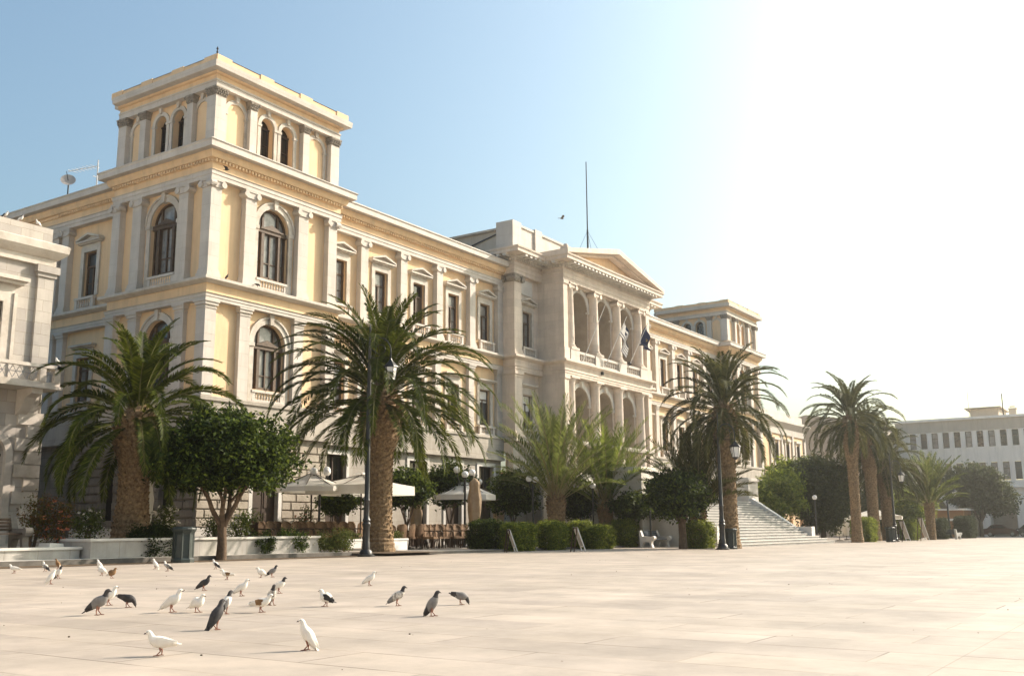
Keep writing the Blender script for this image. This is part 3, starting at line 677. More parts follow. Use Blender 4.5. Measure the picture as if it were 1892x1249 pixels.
# receding left side of the hall
uS = -XT1+1.07
for sgn in (-1, 1):
    x = sgn*(XT1-1.07)
    wallY.T = T_left(x+WD) if sgn < 0 else T_right(x-WD)
    cs = [TD+3.72+5.2*i for i in range(6)]
    link('pilaster', P3, TH, (x, TD+.5, 0), RL if sgn < 0 else RR); link('pilaster', P1, TH, (x-sgn*.1, TD+.5, 0), RL if sgn < 0 else RR)
    wallY.wall(TD-.4, VE, 7.0, 11.55, [(c, 1.22, Z1, Z1+2.35, False) for c in cs]); wallY.wall(TD-.4, VE, 11.55, 19.4, [(c, 1.14, Z3, Z3+2.48, False) for c in cs])
    rot = RL if sgn < 0 else RR
    wallS.T = T_left(x+WD-.1) if sgn < 0 else T_right(x-WD+.1); wallS.wall(TD-.4, VE, -1, 7.0)
    for c in cs:
        if sgn > 0 and c > 20: break
        put_window(WIN_P, x-sgn*WD, c, Z3, rot); put_window(WIN_H, x-sgn*WD, c, Z1, rot)
        for off in (2.0, 2.95): 
            link('pilaster', P3, TH, (x, c+off, 0), rot); link('pilaster', P1, TH, (x-sgn*.1, c+off, 0), rot)
# entablatures of towers, wings and sides
def front_path(sgn):
    if sgn < 0: return [(-XT1+1.07, VE), (-XT1+1.07, TD), (-XT1, TD), (-XT1, 0), (-XT0+.26, 0), (-XT0+.26, VW), (-XB, VW)]
    return [(XB, VW), (XT0-.26, VW), (XT0-.26, 0), (XT1, 0), (XT1, TD), (XT1-1.07, TD), (XT1-1.07, VE)]
for sgn in (-1, 1):
    P = front_path(sgn)
    e = MB(); e.sweep(P, [(-WD-.02,6.98),(.02,6.98),(.02,5.6),(-WD-.02,5.6)]); e.sweep(P, [(-WD-.02,6.84),(.1,6.86),(.1,7.02),(-.06,7.08),(-WD-.02,7.08)]); e.sweep(P, [(-WD-.02,5.42),(.09,5.45),(.09,5.62),(-WD-.02,5.66)])
    e.build('string_course', MT['base'], TH)
    e = MB(); e.sweep(P, [(-WD-.02,11.53),(.03,11.53),(.03,11.66),(.06,11.68),(.06,11.8),(.11,11.84),(-WD-.02,11.86)]); e.build('architrave', MT['trim'], TH)
    e = MB(); e.sweep(P, [(-WD-.02,11.86),(-.01,11.86),(-.01,12.42),(-WD-.02,12.42)]); e.build('frieze', MT['plaster'], TH)
    e = MB(); e.sweep(P, [(-WD-.02,12.3),(.1,12.32),(.3,12.41),(.34,12.44),(.34,12.57),(.25,12.6),(-WD-.02,12.62)]); e.build('sill_cornice', MT['carve'], TH)
    e = MB(); e.sweep(P, [(-WD-.02,17.42),(.02,17.42),(.02,17.6),(.05,17.62),(.05,17.78),(.1,17.83),(-WD-.02,17.84)]); e.build('architrave', MT['trim'], TH)
    e = MB(); e.sweep(P, [(-WD-.02,17.84),(-.01,17.84),(-.01,18.2),(.06,18.22),(.06,18.36),(.2,18.38),(.28,18.54),(.3,18.7),(-WD-.02,18.7)]); e.build('frieze', MT['plaster'], TH)
    e = MB(); e.sweep(P, [(-WD-.02,18.7),(.6,18.72),(.6,18.98),(.66,19.06),(.64,19.1),(-WD-.6,19.2)]); 
    # low blocking course above the cornice of the wing
    lo, hi = (-XT0, -XB) if sgn < 0 else (XB, XT0)
    e.box(lo+.05, hi-.05, VW+.05, VW+.45, 19.12, 19.46)
    e.build('cornice', MT['trim'], TH)
    # dentils
    e = MB()
    for (ax, ay), (bx, by) in zip(P, P[1:]):
        L_ = math.hypot(bx-ax, by-ay); dx, dy = (bx-ax)/L_, (by-ay)/L_; nx, ny = dy, -dx; n = int(L_/.2)
        if ay > 15 and by > 15: continue
        for i in range(n):
            if L_ > 20 and abs(nx) > .5 and (ay+dy*i*.2 > 14): continue
            t = (i+.5)*L_/n; cx, cy = ax+dx*t+nx*.1, ay+dy*t+ny*.1
            hx, hy = abs(dx)*.055+abs(nx)*.07, abs(dy)*.055+abs(ny)*.07
            e.box(cx-hx, cx+hx, cy-hy, cy+hy, 18.22, 18.35)
    e.build('dentils', MT['plaster'], TH)

# ---- central block and porch
GB0 = 7.04
wallG.T = T_front(VB+WD)
for s in (-1, 1):
    lo, hi = (-XB, -XP) if s < 0 else (XP, XB); c = s*(XB-2.0)
    wallG.wall(lo, hi, 7, 12, [(c, 1.22, Z1, Z1+2.3, False)]); wallG.wall(lo, hi, 12, 19, [(c, 1.2, 13.42, 15.88, False)])
    wallB.T = T_front(VB+.2); wallB.wall(lo, hi, -1, 7.0)
    put_window(WIN_H, c, VB+WD, Z1); put_window(WIN_P, c, VB+WD, Z3)
    # big corner pier of the block, full height in two orders
    x0, x1 = (-XB, -XB+.9) if s < 0 else (XB-.9, XB)
    e = MB()
    for z0, z1 in ((7.04, 11.5), (12.6, 17.7)):
        e.box(x0, x1, VB, VB+1.6, z0, z1)
        for k, ex in ((0, .09), (.22, .04)): e.box(x0-ex, x1+ex, VB-ex, VB+1.6, z0+k, z0+k+.2)
    e.box(x0-.1, x1+.1, VB-.1, VB+1.6, 11.28, 11.5); e.box(x0-.05, x1+.05, VB-.05, VB+1.6, 11.1, 11.2)
    e.build('corner_pier', MT['grey'], TH)
    e = MB(); e.box(x0-.1, x1+.1, VB-.1, VB+1.6, 18.12, 18.28)
    n = 12
    for cx in (x0-.02, x1+.02): e.prism([(cx+.21*math.cos(2*PI*i/n), 17.92+.21*math.sin(2*PI*i/n)) for i in range(n)], VB-.17, VB+.5)
    for cy in (VB+.0, VB+.9):
        t = MB(lambda a, bb, z: (bb, a, z)); t.prism([(cy+.21*math.cos(2*PI*i/n), 17.92+.21*math.sin(2*PI*i/n)) for i in range(n)], (x0-.17) if s < 0 else (x1-.5), (x0+.5) if s < 0 else (x1+.17)); e.add(t.v, t.f)
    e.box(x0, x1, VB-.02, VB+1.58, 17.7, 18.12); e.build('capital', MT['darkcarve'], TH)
    e = MB(); e.box(c-.72, c+.72, VB+WD-.06, VB+WD+.02, 17.15, 18.1); e.box(c-.62, c+.62, VB+WD-.09, VB+WD, 17.05, 17.16); e.build('plaque', MT['marble'], TH)
    # side return of the block
    wallG.T = T_left(s*XB) if s < 0 else T_right(s*XB); wallG.wall(VB+1.5, VW+.4, 7, 19.5); wallG.T = T_front(VB+WD)
    # band over windows of lower order
path = [(-XB, 14), (-XB, VB), (-XP, VB), (-XP, VP), (XP, VP), (XP, VB), (XB, VB), (XB, 14)]
pathB = [(-XB, VW+.3), (-XB, VB), (-XP, VB), (-XP, VP), (XP, VP), (XP, VB), (XB, VB), (XB, VW+.3)]
e = MB(); e.sweep(pathB, [(-.5,11.5),(.03,11.5),(.03,11.64),(.07,11.66),(.07,11.78),(.13,11.84),(.02,11.88),(.02,12.3),(.1,12.32),(.3,12.41),(.36,12.44),(.36,12.58),(.25,12.62),(-.5,12.64)]); e.build('sill_cornice', MT['grey'], TH)
e = MB(); e.sweep(pathB, [(-.3,7.04),(.06,7.02),(.1,6.9),(.1,6.75),(0,6.7),(-.3,6.7)]); e.build('string_course', MT['base'], TH)
e = MB(); e.sweep(path, [(-.6,18.28),(.03,18.28),(.03,18.52),(.07,18.54),(.07,18.78),(.14,18.86),(.03,18.9),(.03,19.12),(.12,19.15),(.12,19.2),(-.6,19.24)]); e.build('architrave', MT['grey'], TH)
e = MB(); e.sweep(path, [(-.6,19.2),(.16,19.2),(.16,19.32),(.26,19.36),(.26,19.53),(-.6,19.55)]); e.build('bed_moulding', MT['carve'], TH)
e = MB(); e.sweep(path, [(-.6,19.53),(.92,19.55),(.92,19.74),(1.0,19.82),(1.02,19.92),(-.6,20.02)]); e.build('cornice', MT['grey'], TH)
def along(path, step, fn, ymax=8):
    for (ax, ay), (bx, by) in zip(path, path[1:]):
        L_ = math.hypot(bx-ax, by-ay); dx, dy = (bx-ax)/L_, (by-ay)/L_; n = max(1, int(L_/step))
        for i in range(n):
            t = (i+.5)*L_/n
            if ay+dy*t < ymax: fn(ax+dx*t, ay+dy*t, dx, dy)
e = MB()
def modillion(x, y, dx, dy):
    nx, ny = dy, -dx; cx, cy = x+nx*.56, y+ny*.56
    hx, hy = abs(dx)*.13+abs(nx)*.3, abs(dy)*.13+abs(ny)*.3; e.box(cx-hx, cx+hx, cy-hy, cy+hy, 19.39, 19.545)
along(path, .52, modillion); e.build('modillions', MT['marble'], TH)
e = MB()
def dent(x, y, dx, dy):
    nx, ny = dy, -dx; cx, cy = x+nx*.2, y+ny*.2; hx, hy = abs(dx)*.06+abs(nx)*.07, abs(dy)*.06+abs(ny)*.07; e.box(cx-hx, cx+hx, cy-hy, cy+hy, 19.2, 19.33)
along(pathB, .22, dent); e.build('dentils', MT['carve'], TH)
# attic storey over the block and roof behind
e = MB(); e.box(-XB+.1, XB-.1, VB+.25, VB+1.4, 19.94, 21.95); e.box(-XB+.02, XB-.02, VB+.16, VB+1.45, 21.85, 22.0)
for x0, x1 in ((-XB, -XB+1.1), (XB-1.1, XB), (-XP-.6, -XP+.3), (XP-.3, XP+.6)): e.box(x0, x1, VB+.1, VB+1.5, 19.94, 22.12)
e.build('attic', MT['trim'], TH)
e = MB(); e.box(-XB+.7, XB-.7, VB+1.4, 15, 19.4, 21.75); e.box(-XB+.45, XB-.45, VB+1.45, 15.2, 21.75, 21.9); e.build('attic_wall', MT['taupe'], TH)
e = MB(); e.add([(-XB+.5,VB+1.5,21.9),(XB-.5,VB+1.5,21.9),(XB-.5,15,21.9),(-XB+.5,15,21.9),(0,VB+1.5,22.6),(0,15,22.6)],[(0,4,5,3),(4,1,2,5),(0,1,4),(2,3,5)]); e.build('roof', MT['roof'], TH)
e = MB(); e.tube([(-XB+.62, 2.0, 21.5), (-XB+.6, 4.2, 21.0), (-XB+.6, 4.25, 20.9), (-XB+.6, 4.25, 19.4)], .055, 7); e.build('drain_pipe', MT['iron'], TH)
# pediment of the porch
e = MB(); a = XP+.98; y0 = VP-1.0; zb, za = 20.0, 21.75
for s in (-1, 1):
    e.prism([(s*a, zb-.08), (s*a, zb+.22), (0, za+.12), (0, za-.28)], y0, VB+.6)
    e.prism([(s*(a-.6), zb+.0), (0, za-.3), (0, za-.48), (s*(a-1.2), zb+.0)], VP-.5, VP)
e.build('pediment', MT['grey'], TH)
e = MB(); e.prism([(-XP-.2, zb-.02), (XP+.2, zb-.02), (0, za-.32)], VP+.08, VP+.3); e.build('tympanum', MT['plaster'], TH)
e = MB(); e.prism([(-a+.4, zb), (a-.4, zb), (0, za-.3)], VB+.6, 9); e.build('roof', MT['roof'], TH)
e = MB()
for s in (-1, 1): e.box(s*(a-.55)-.25, s*(a-.55)+.25, VP-.8, VP-.2, 20.0, 20.45); e.sphere((s*(a-.55), VP-.5, 20.52), .2, 10, 6)
e.build('corner_ornaments', MT['grey'], TH)
# porch body: piers, arcade wall, niches
AR = [-3.62, 0, 3.62]; ARV = -.98
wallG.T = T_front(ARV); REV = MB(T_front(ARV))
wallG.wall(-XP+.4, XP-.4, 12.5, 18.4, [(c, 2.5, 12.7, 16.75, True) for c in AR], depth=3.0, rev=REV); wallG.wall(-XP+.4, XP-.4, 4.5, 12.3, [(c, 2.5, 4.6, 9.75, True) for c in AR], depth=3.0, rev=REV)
back = MB(T_front(ARV+3.0)); back.wall(-XP+.4, XP-.4, 4.5, 12.3, [(c, 1.3, 4.6, 8.2, False) for c in AR]); back.wall(-XP+.4, XP-.4, 12.5, 18.4, [(c, 1.3, 12.7, 15.6, False) for c in AR]); back.build('porch_back_wall', MT['shaderecess'], TH); REV.T = None; REV.build('arch_recess', MT['shaderecess'], TH)
e = MB()
for c in AR:
    for z, r in ((16.75, 1.25), (9.75, 1.25)):
        e.ring(c, z, r, r+.3, ARV-.07, ARV+.04, n=24); 
        for s in (-1, 1): e.box(min(c+s*(r-.04), c+s*(r+.36)), max(c+s*(r-.04), c+s*(r+.36)), ARV-.1, ARV+.1, z-.16, z)
        e.prism([(c-.13, z+r-.02), (c+.13, z+r-.02), (c+.2, z+r+.42), (c-.2, z+r+.42)], ARV-.24, ARV)
e.build('arch_mouldings', MT['marble'], TH)
PD = doorway(1.3, 3.6); PD2 = doorway(1.3, 2.9)
for c in AR: put_window(PD, c, ARV+3.0, 4.6, name='doorway'); put_window(PD2, c, ARV+3.0, 12.7, name='doorway')
e = MB()
for s in (-1, 1):
    e.box(min(s*XP, s*(XP-.56)), max(s*XP, s*(XP-.56)), VP, VB+.5, 4.6, 12.3); e.box(min(s*XP, s*(XP-.56)), max(s*XP, s*(XP-.56)), VP, VB+.5, 12.6, 18.3)
    e.box(min(s*(XP+.08), s*(XP-.64)), max(s*(XP+.08), s*(XP-.64)), VP-.08, VP+.7, 18.05, 18.29); e.box(min(s*(XP+.08), s*(XP-.64)), max(s*(XP+.08), s*(XP-.64)), VP-.08, VB+.3, 12.62, 13.45)
    e.box(min(s*(XP+.08), s*(XP-.64)), max(s*(XP+.08), s*(XP-.64)), VP-.08, VP+.7, 11.25, 11.5)
e.box(-XP+.4, XP-.4, VP+.3, ARV+3, 12.0, 12.55); e.box(-XP+.4, XP-.4, VP+.35, ARV+.02, 18.2, 19.6)
e.build('porch_piers', MT['grey'], TH)
e = MB(); e.box(-XP-.15, XP+.15, VP-.15, VB+.5, -1, 4.62); e.build('porch_base', MT['base'], TH)
COLX = [-5.45, -1.83, 1.83, 5.45]; CV = VP+.42
def column(z0, z1, r0_, r1_, ionic):
    b = MB(); b.box(-r0_*1.35, r0_*1.35, -r0_*1.35, r0_*1.35, z0, z0+.16)
    b.lathe(0, 0, [(r0_*1.3,z0+.16),(r0_*1.32,z0+.24),(r0_*1.1,z0+.3),(r0_*1.15,z0+.38),(r0_,z0+.44),(r0_*.99,z0+1.6),(r1_,z1-.5),(r1_*1.05,z1-.47),(r1_,z1-.44),(r1_*1.15,z1-.3)], 24)
    if ionic:
        b.box(-r0_*1.2, r0_*1.2, -r0_*1.2, r0_*1.2, z1-.1, z1); b.box(-r0_, r0_, -r0_, r0_, z1-.34, z1-.1); n = 12
        for s in (-1, 1): b.prism([(s*r0_*1.12+.17*math.cos(2*PI*i/n), z1-.3+.17*math.sin(2*PI*i/n)) for i in range(n)], -r0_*1.15, r0_*1.1)
    else:
        b.lathe(0, 0, [(r1_, z1-.34),(r0_*1.25, z1-.14),(r0_*1.25, z1-.1)], 24); b.box(-r0_*1.3, r0_*1.3, -r0_*1.3, r0_*1.3, z1-.12, z1)
    return b.mesh('column', MT['grey'], True)
CU = column(13.42, 18.28, .42, .36, True); CL = column(4.62, 11.5, .42, .37, False)
for x in COLX: link('column', CU, TH, (x, CV, 0)); link('column', CL, TH, (x, CV, 0))
# porch balustrade with square posts
e = MB(); yb = VP-.05
for x in COLX: e.box(x-.62, x+.62, yb-.06, yb+.9, 12.62, 13.42)
for x0, x1 in zip(COLX, COLX[1:]):
    a0, a1 = x0+.62, x1-.62
    e.box(a0, a1, yb, yb+.3, 13.22, 13.4); e.box(a0, a1, yb, yb+.3, 12.62, 12.76)
    n = 7
    for i in range(n):
        x = a0+(a1-a0)*(i+.5)/n; e.lathe(x, yb+.14, [(.1,12.76),(.1,12.8),(.06,12.86),(.1,12.98),(.07,13.12),(.1,13.18),(.1,13.22)], 8)
e.build('balustrade', MT['trim'], TH)
wallY.T = None; wallG.T = None; wallB.T = None
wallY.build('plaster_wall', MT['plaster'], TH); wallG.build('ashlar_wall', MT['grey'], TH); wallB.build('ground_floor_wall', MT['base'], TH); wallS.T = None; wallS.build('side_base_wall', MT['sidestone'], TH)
# marble base course of the hall
e = MB()
for sgn in (-1, 1): e.sweep(front_path(sgn), [(-WD,-1),(.02,-1),(.02,.95),(-.05,1.02),(-WD,1.02)]) if False else None
lo = -XT1
for (x0, x1, y) in ((-XT1+.02, -32.265-1.1, .0), (-32.265+1.1, -XT0-.02, .0), (XT0+.02, 32.265-1.1, .0), (32.265+1.1, XT1-.02, .0)): e.box(x0, x1, y+.12, y+.4, -1, 1.12)
e.box(-XT1-.0, -XT1+.4, .13, TD+1.8, -1, 1.12)
e.build('base_course', MT['marbleblock'], TH)

# ---- rooftop things
fp = on(1086, 452, 42); t = thing('flagpole', 'tall dark bare flagpole with guy wires on the central roof', 'flagpole', (fp.x, 42, 22.2))
MB().tube([(0,0,0),(0,0,4.6),(0,0,4.8),(0,0,11.0)], [.09,.085,.06,.045], 8).build('pole', MT['iron'], t)
for dx, dy in ((2.4,.4),(-2.4,.6),(.3,-2.2)): MB().tube([(0,0,4.6),(dx,dy,.35)], .014, 5).build('guy_wire', MT['navy'], t)
sp = on(117, 345, 50.5); t = thing('satellite_dish', 'round grey satellite dish on the left roof edge of the town hall', 'satellite dish', (31.3, 50.6, 19.45))
b = MB(); N = 16
vs = [(0,0,0)]; 
for r in (.2,.4): vs += [(r*math.cos(2*PI*i/N), r*math.sin(2*PI*i/N), r*r*.35) for i in range(N)]
fs = [(0,1+i,1+(i+1)%N) for i in range(N)]+[(1+i,1+N+i,1+N+(i+1)%N,1+(i+1)%N) for i in range(N)]
R_ = Matrix.Rotation(rad(62), 3, Vector((.55,.8,0)).normalized())@Matrix.Identity(3)
R_ = Vector((-.55,-.72,.42)).to_track_quat('Z','Y').to_matrix()
b.add([tuple(R_@Vector(v)+Vector((-.1,-.1,.85))) for v in vs], fs); b.build('reflector', MT['dishgrey'], t, smooth=True)
MB().tube([(0,0,-.3),(0,0,.7),(-.08,-.08,.85)], .04, 6).build('mast', MT['iron'], t); MB().tube([(-.1,-.1,.85),(-.6,-.7,1.1)], .02, 5).build('feed_arm', MT['iron'], t)
t = thing('aerial', 'thin television aerial beside the left corner tower', 'aerial', (31.4, 48.1, 19.45))
b = MB(); b.tube([(0,0,-.2),(0,0,1.6)], .03, 6); b.tube([(0,0,1.25),(-.1,2.6,1.45)], .02, 5)
for k in range(7): y = .3+k*.34; b.tube([(-.3,y,1.27+.07*y),(.3,y,1.27+.07*y)], .012, 4)
b.tube([(-.25,0,.6),(.25,0,.6)], .02, 5); b.build('mast', MT['white'], t)

# ---- flags on the porch
def flag(name, label, base, tip, kind):
    t = thing(name, label, 'flag', base)
    d = Vector(tip)-Vector(base); MB().tube([(0,0,0), tuple(d)], [.035,.022], 7).build('pole', MT['white'], t)
    MB().lathe(0, 0, [(.1,-.12),(.14,0),(.1,.12)], 8).build('bracket', MT['iron'], t)
    b = MB(); nu, nv = 18, 14
    e0 = d*.97; dn = d.normalized()
    if kind == 'greek':
        hoist, fly = 1.35, 2.1
        def P(i, j):       # hoist along the pole, cloth hanging down in folds
            s_, w_ = i/nu, j/nv
            p = e0-dn*(hoist*w_) + Vector((.28*w_+.1*math.sin(7*s_+3*w_)*s_, .16*math.sin(9*s_+2*w_), -fly*s_*(1-.12*w_))) + Vector((.34*s_, 0, 0))
            return tuple(p)
    else:
        hoist, fly = 1.6, 2.2
        def P(i, j):
            s_, w_ = i/nu, j/nv
            p = e0-dn*(hoist*w_*(1-.55*s_)) + Vector((.42*s_*(1-w_)+.1*math.sin(8*s_), .16*math.sin(10*s_+4*w_), -fly*s_*(1-.45*w_)))
            return tuple(p)
    for i in range(nu):
        for j in range(nv):
            if kind == 'greek':
                st = int(j/nv*9); c = st % 2
                if i < nu*.37 and j < nv*5/9: c = 1 if (abs(i-nu*.18) < 1.3 or abs(j-nv*2.5/9) < 1.0) else 0
                b.cur = c
            else: b.cur = 1 if ((i-9)**2+(j-7)**2 in range(14, 19) and (i+j) % 3 == 0) else 0
            b.quad(P(i,j), P(i+1,j), P(i+1,j+1), P(i,j+1))
    o = b.build('cloth', [MT['navy'], MT['flagwhite']] if kind == 'greek' else [MT['navy'], MT['yellowcloth']], t, smooth=True)
flag('flag', 'blue and white striped flag hanging before the right porch arch', on(1113,690,35.3), on(1158,585,34.0), 'greek')
flag('flag', 'dark blue flag hanging at the right end of the porch balcony', on(1164,672,35.3), on(1197,597,33.9), 'eu')
t = thing('bare_flagstaff', 'bare pale flagstaff leaning out before the left porch arch', 'flagstaff', on(1077,668,35.3))
d = on(1119,562,34.0)-on(1077,668,35.3); MB().tube([(0,0,0),tuple(d)], [.035,.024], 7).build('pole', MT['white'], t)

# ================================================================== STAIRS
SX, STX = 63.45, 7.85
t = thing('marble_staircase', 'broad pale marble staircase climbing to the porch between stone parapets', 'staircase', (SX, 20.8, gz(SX, 20.8)))
st = MB(); n1 = 17; y = 0.0; z = 0.0; riser, tread = .172, .31
yy = .9
for i in range(n1):
    w = STX+.0 if i > 3 else STX+2.9-.8*i
    st.cur = 1; st.box(-STX+.02, w-.02, yy+i*tread, yy+(i+1)*tread+.5, -.3 if i < 2 else z-.25, z+riser-.05)
    st.cur = 0; st.box(-STX, w, yy+i*tread-.04, yy+(i+1)*tread+.02, z+riser-.05, z+riser); z += riser
yl = yy+n1*tread; st.box(-STX, STX, yl, yl+2.2, z-.5, z+.002); ztop1 = z
n2 = 10
for i in range(n2):
    st.box(-STX+.9, STX-.9, yl+2.2+i*.4, yl+2.2+(i+1)*.4+.4, z-.3, z+.165); z += .165
st.box(-STX+.9, STX-.9, yl+2.2+n2*.4, 14.75, z-.5, z)
st.build('steps', [mat('stair_marble', (.60,.57,.52), (.48,.455,.41), 1.2, .65, .15, 25, brick=(1.6,8,.01,(.7,.68,.64),.08), stain=(.36,.33,.29), stain_amt=.25), mat('stair_riser_shade', (.30,.29,.27), (.22,.21,.2), 1.5, .8, .15, 25)], t)  # risers coloured greyer than the treads to stand in for step shading
for s in (-1, 1):
    b = MB(); x0, x1 = (STX, STX+.55) if s > 0 else (-STX-.55, -STX)
    dy_ = 0 if s > 0 else .3; ya, yb2 = yy+2.5*tread+dy_, yl-.3; za, zb2 = .3+dy_*riser/tread, ztop1+.28
    tr = MB(lambda a, bb, z: (bb, a, z))
    tr.prism([(ya+1.0, -.4), (yb2, -.4), (yb2, zb2), (ya+1.0, za+.75)], x0, x1); tr.prism([(yb2, -.4), (13.5, -.4), (13.5, z+.0), (yb2+2.8, ztop1+.5), (yb2, ztop1+.28)], x0+.02, x1-.02)
    b.add(tr.v, tr.f); b.box(x0-.08, x1+.08, ya-.1, ya+(1.0 if s > 0 else .5), -.4, 1.15+dy_*riser/tread-(.0 if s > 0 else .15))
    b.build('parapet', MT['marble'], t)
    b = MB(); b.box(x0-.2 if s > 0 else x0-1.2, x1+1.2 if s > 0 else x1+.2, yl-.2, yl+1.7, -.4, ztop1+1.75); b.box(x0-.3 if s > 0 else x0-1.3, x1+1.3 if s > 0 else x1+.3, yl-.3, yl+1.8, ztop1+1.5, ztop1+1.62)
    b.build('pedestal', MT['marbleblock'], t)

# ================================================================== NEIGHBOUR HOUSE (left edge)
NY = 34.0; NXR = 20.77
t = thing('stone_house', 'pale stone house with iron railed balcony at the left edge', 'house', (15.5, NY, 0))
nx = lambda X: X-15.5
w = MB(T_front(.12))
w.wall(nx(8), nx(NXR)-.05, 5.9, 10.6, [(nx(18.1), 1.7, 6.15, 8.95, False), (nx(14.2), 1.7, 6.15, 8.95, False)], depth=.3)
w.wall(nx(8), nx(NXR)-.05, -.5, 5.9, [(nx(18.85), 1.35, .2, 3.6, True), (nx(14.2), 1.35, .2, 3.6, True)], depth=.35)
w.T = T_right(nx(NXR)-.1); w.wall(.1, 38, -.5, 10.6); w.T = None
w.box(nx(8), nx(NXR)-.2, .5, 38, 10.5, 11.2)
w.build('wall', MT['houseblock'], t)
e = MB(); P = [(nx(8), 0), (nx(NXR), 0), (nx(NXR), 38)]
e.sweep(P, [(-.4,10.52),(.02,10.52),(.02,10.78),(.1,10.82),(.24,10.95),(.32,11.05),(.35,11.3),(.24,11.36),(-.4,11.4)]); e.build('cornice', MT['carve'], t)
e = MB(); e.sweep(P, [(-.5,11.38),(-.12,11.38),(-.12,11.98),(-.5,11.98)]); e.build('parapet', MT['houseblock'], t)
e = MB(); 
e.box(nx(NXR)-.62, nx(NXR), 0, .62, 6.3, 10.1); e.box(nx(NXR)-.68, nx(NXR)+.06, -.06, .62, 10.1, 10.25); e.box(nx(NXR)-.74, nx(NXR)+.14, -.13, .62, 10.25, 10.52)
e.build('pilaster', MT['houseblock'], t)
for cx in (18.1, 14.2):
    e = MB(); c = nx(cx)
    for s in (-1, 1): e.box(min(c+s*.85, c+s*1.2), max(c+s*.85, c+s*1.2), .02, .2, 6.1, 8.95); e.box(min(c+s*1.2, c+s*1.32), max(c+s*1.2, c+s*1.32), -.03, .2, 6.1, 9.3)
    e.box(c-1.2, c+1.2, .02, .2, 8.95, 9.3); e.box(c-1.25, c+1.25, .04, .2, 9.3, 9.6); e.box(c-1.5, c+1.5, -.16, .2, 9.6, 9.72); e.box(c-1.6, c+1.6, -.3, .2, 9.72, 9.86)
    f = e.build('window', MT['carve'], t)
    e = MB()
    for s in (-1, 1): e.box(min(c+s*.85, c+s*.72), max(c+s*.85, c+s*.72), .26, .36, 6.15, 8.95)
    e.box(c-.85, c+.85, .26, .36, 8.84, 8.95); e.box(c-.85, c+.85, .25, .36, 8.1, 8.22); e.box(c-.06, c+.06, .26, .36, 6.15, 8.95)
    for z in (6.8, 7.45): e.box(c-.8, c+.8, .28, .35, z, z+.05)
    e.build('frame', MT['white'], f)
    e = MB(); e.quad((c-.85,.34,6.15),(c+.85,.34,6.15),(c+.85,.34,8.95),(c-.85,.34,8.95)); e.build('pane', MT['panecur'], f)
for cx in (18.85, 14.2):
    c = nx(cx); e = MB(); e.ring(c, 3.6, .67, .92, .04, .2, n=18)
    for s in (-1, 1): e.box(min(c+s*.67, c+s*.92), max(c+s*.67, c+s*.92), .04, .2, 0, 3.6)
    f = e.build('doorway', MT['carve'], t)
    e = MB(); e.quad((c-.67,.42,0),(c+.67,.42,0),(c+.67,.42,3.6),(c-.67,.42,3.6)); 
    for k in range(4): e.box(c-.6, c+.6, .38, .42, .2+k*.85, .9+k*.85)
    e.build('door', MT['white'], f)
    e = MB(); e.disc(c, 3.6, .67, .4); e.build('fanlight', MT['panedark'], f)
    e = MB()
    for k in range(1, 6): a_ = PI*k/6; e.bar((c, .39, 3.6), (c+.66*math.cos(a_), .39, 3.6+.66*math.sin(a_)), .03)
    e.box(c-.67, c+.67, .36, .42, 3.56, 3.66); e.build('fanlight_bars', MT['iron'], f)
e = MB()
for k in range(11):
    z = .1+k*.46; wq = .55 if k % 2 else .92
    e.box(nx(NXR)-wq, nx(NXR)+.03, .02-.02*(k % 2), .6, z, z+.43)
e.box(nx(8), nx(NXR)+.02, .06, .3, -.5, .6)
e.build('quoins', MT['carve'], t)
BX = nx(20.72)
e = MB(); e.box(nx(11.5), BX, -.95, .1, 6.0, 6.14); e.box(nx(11.5)-.05, BX+.08, -1.03, .1, 5.9, 6.0); e.build('balcony_slab', MT['carve'], t)
e = MB()
for x in (20.2, 16.6, 13.0): e.prism([(0,0)], 0, 0) if False else None
tr = MB(lambda a, bb, z: (bb, a, z))
for x in (19.75, 16.2, 12.8):
    tr.prism([(.1,5.9),(-.85,5.9),(-.85,5.72),(-.5,5.6),(-.12,5.15),(.1,5.0)], nx(x), nx(x)+.4)
tr.T = None; bk = MB(); bk.v = tr.v; bk.f = tr.f; bk.mi = tr.mi; bk.build('brackets', MT['carve'], t)
e = MB()
e.box(nx(11.5), BX+.03, -1.0, -.8, 6.62, 6.74); e.box(BX-.17, BX+.03, -1.0, .1, 6.62, 6.74)
for x in (20.6, 20.05, 16.9, 13.7): e.box(nx(x)-.12, nx(x)+.1, -.98, -.8, 6.14, 6.62)
e.build('balcony_rail', MT['carve'], t)
e = MB()
for a, bq in ((20.5, 20.15), (19.95, 17.0), (16.8, 13.8)):
    n = max(2, int((a-bq)/.24)); 
    for i in range(n):
        x0 = nx(bq)+(a-bq)*i/n; x1 = nx(bq)+(a-bq)*(i+1)/n
        e.tube([(x0,-.9,6.18),(x1,-.9,6.6)], .012, 4); e.tube([(x1,-.9,6.18),(x0,-.9,6.6)], .012, 4)
    e.tube([(nx(bq),-.9,6.4),(nx(a),-.9,6.4)], .014, 4)
e.build('balcony_grille', MT['chrome'], t)

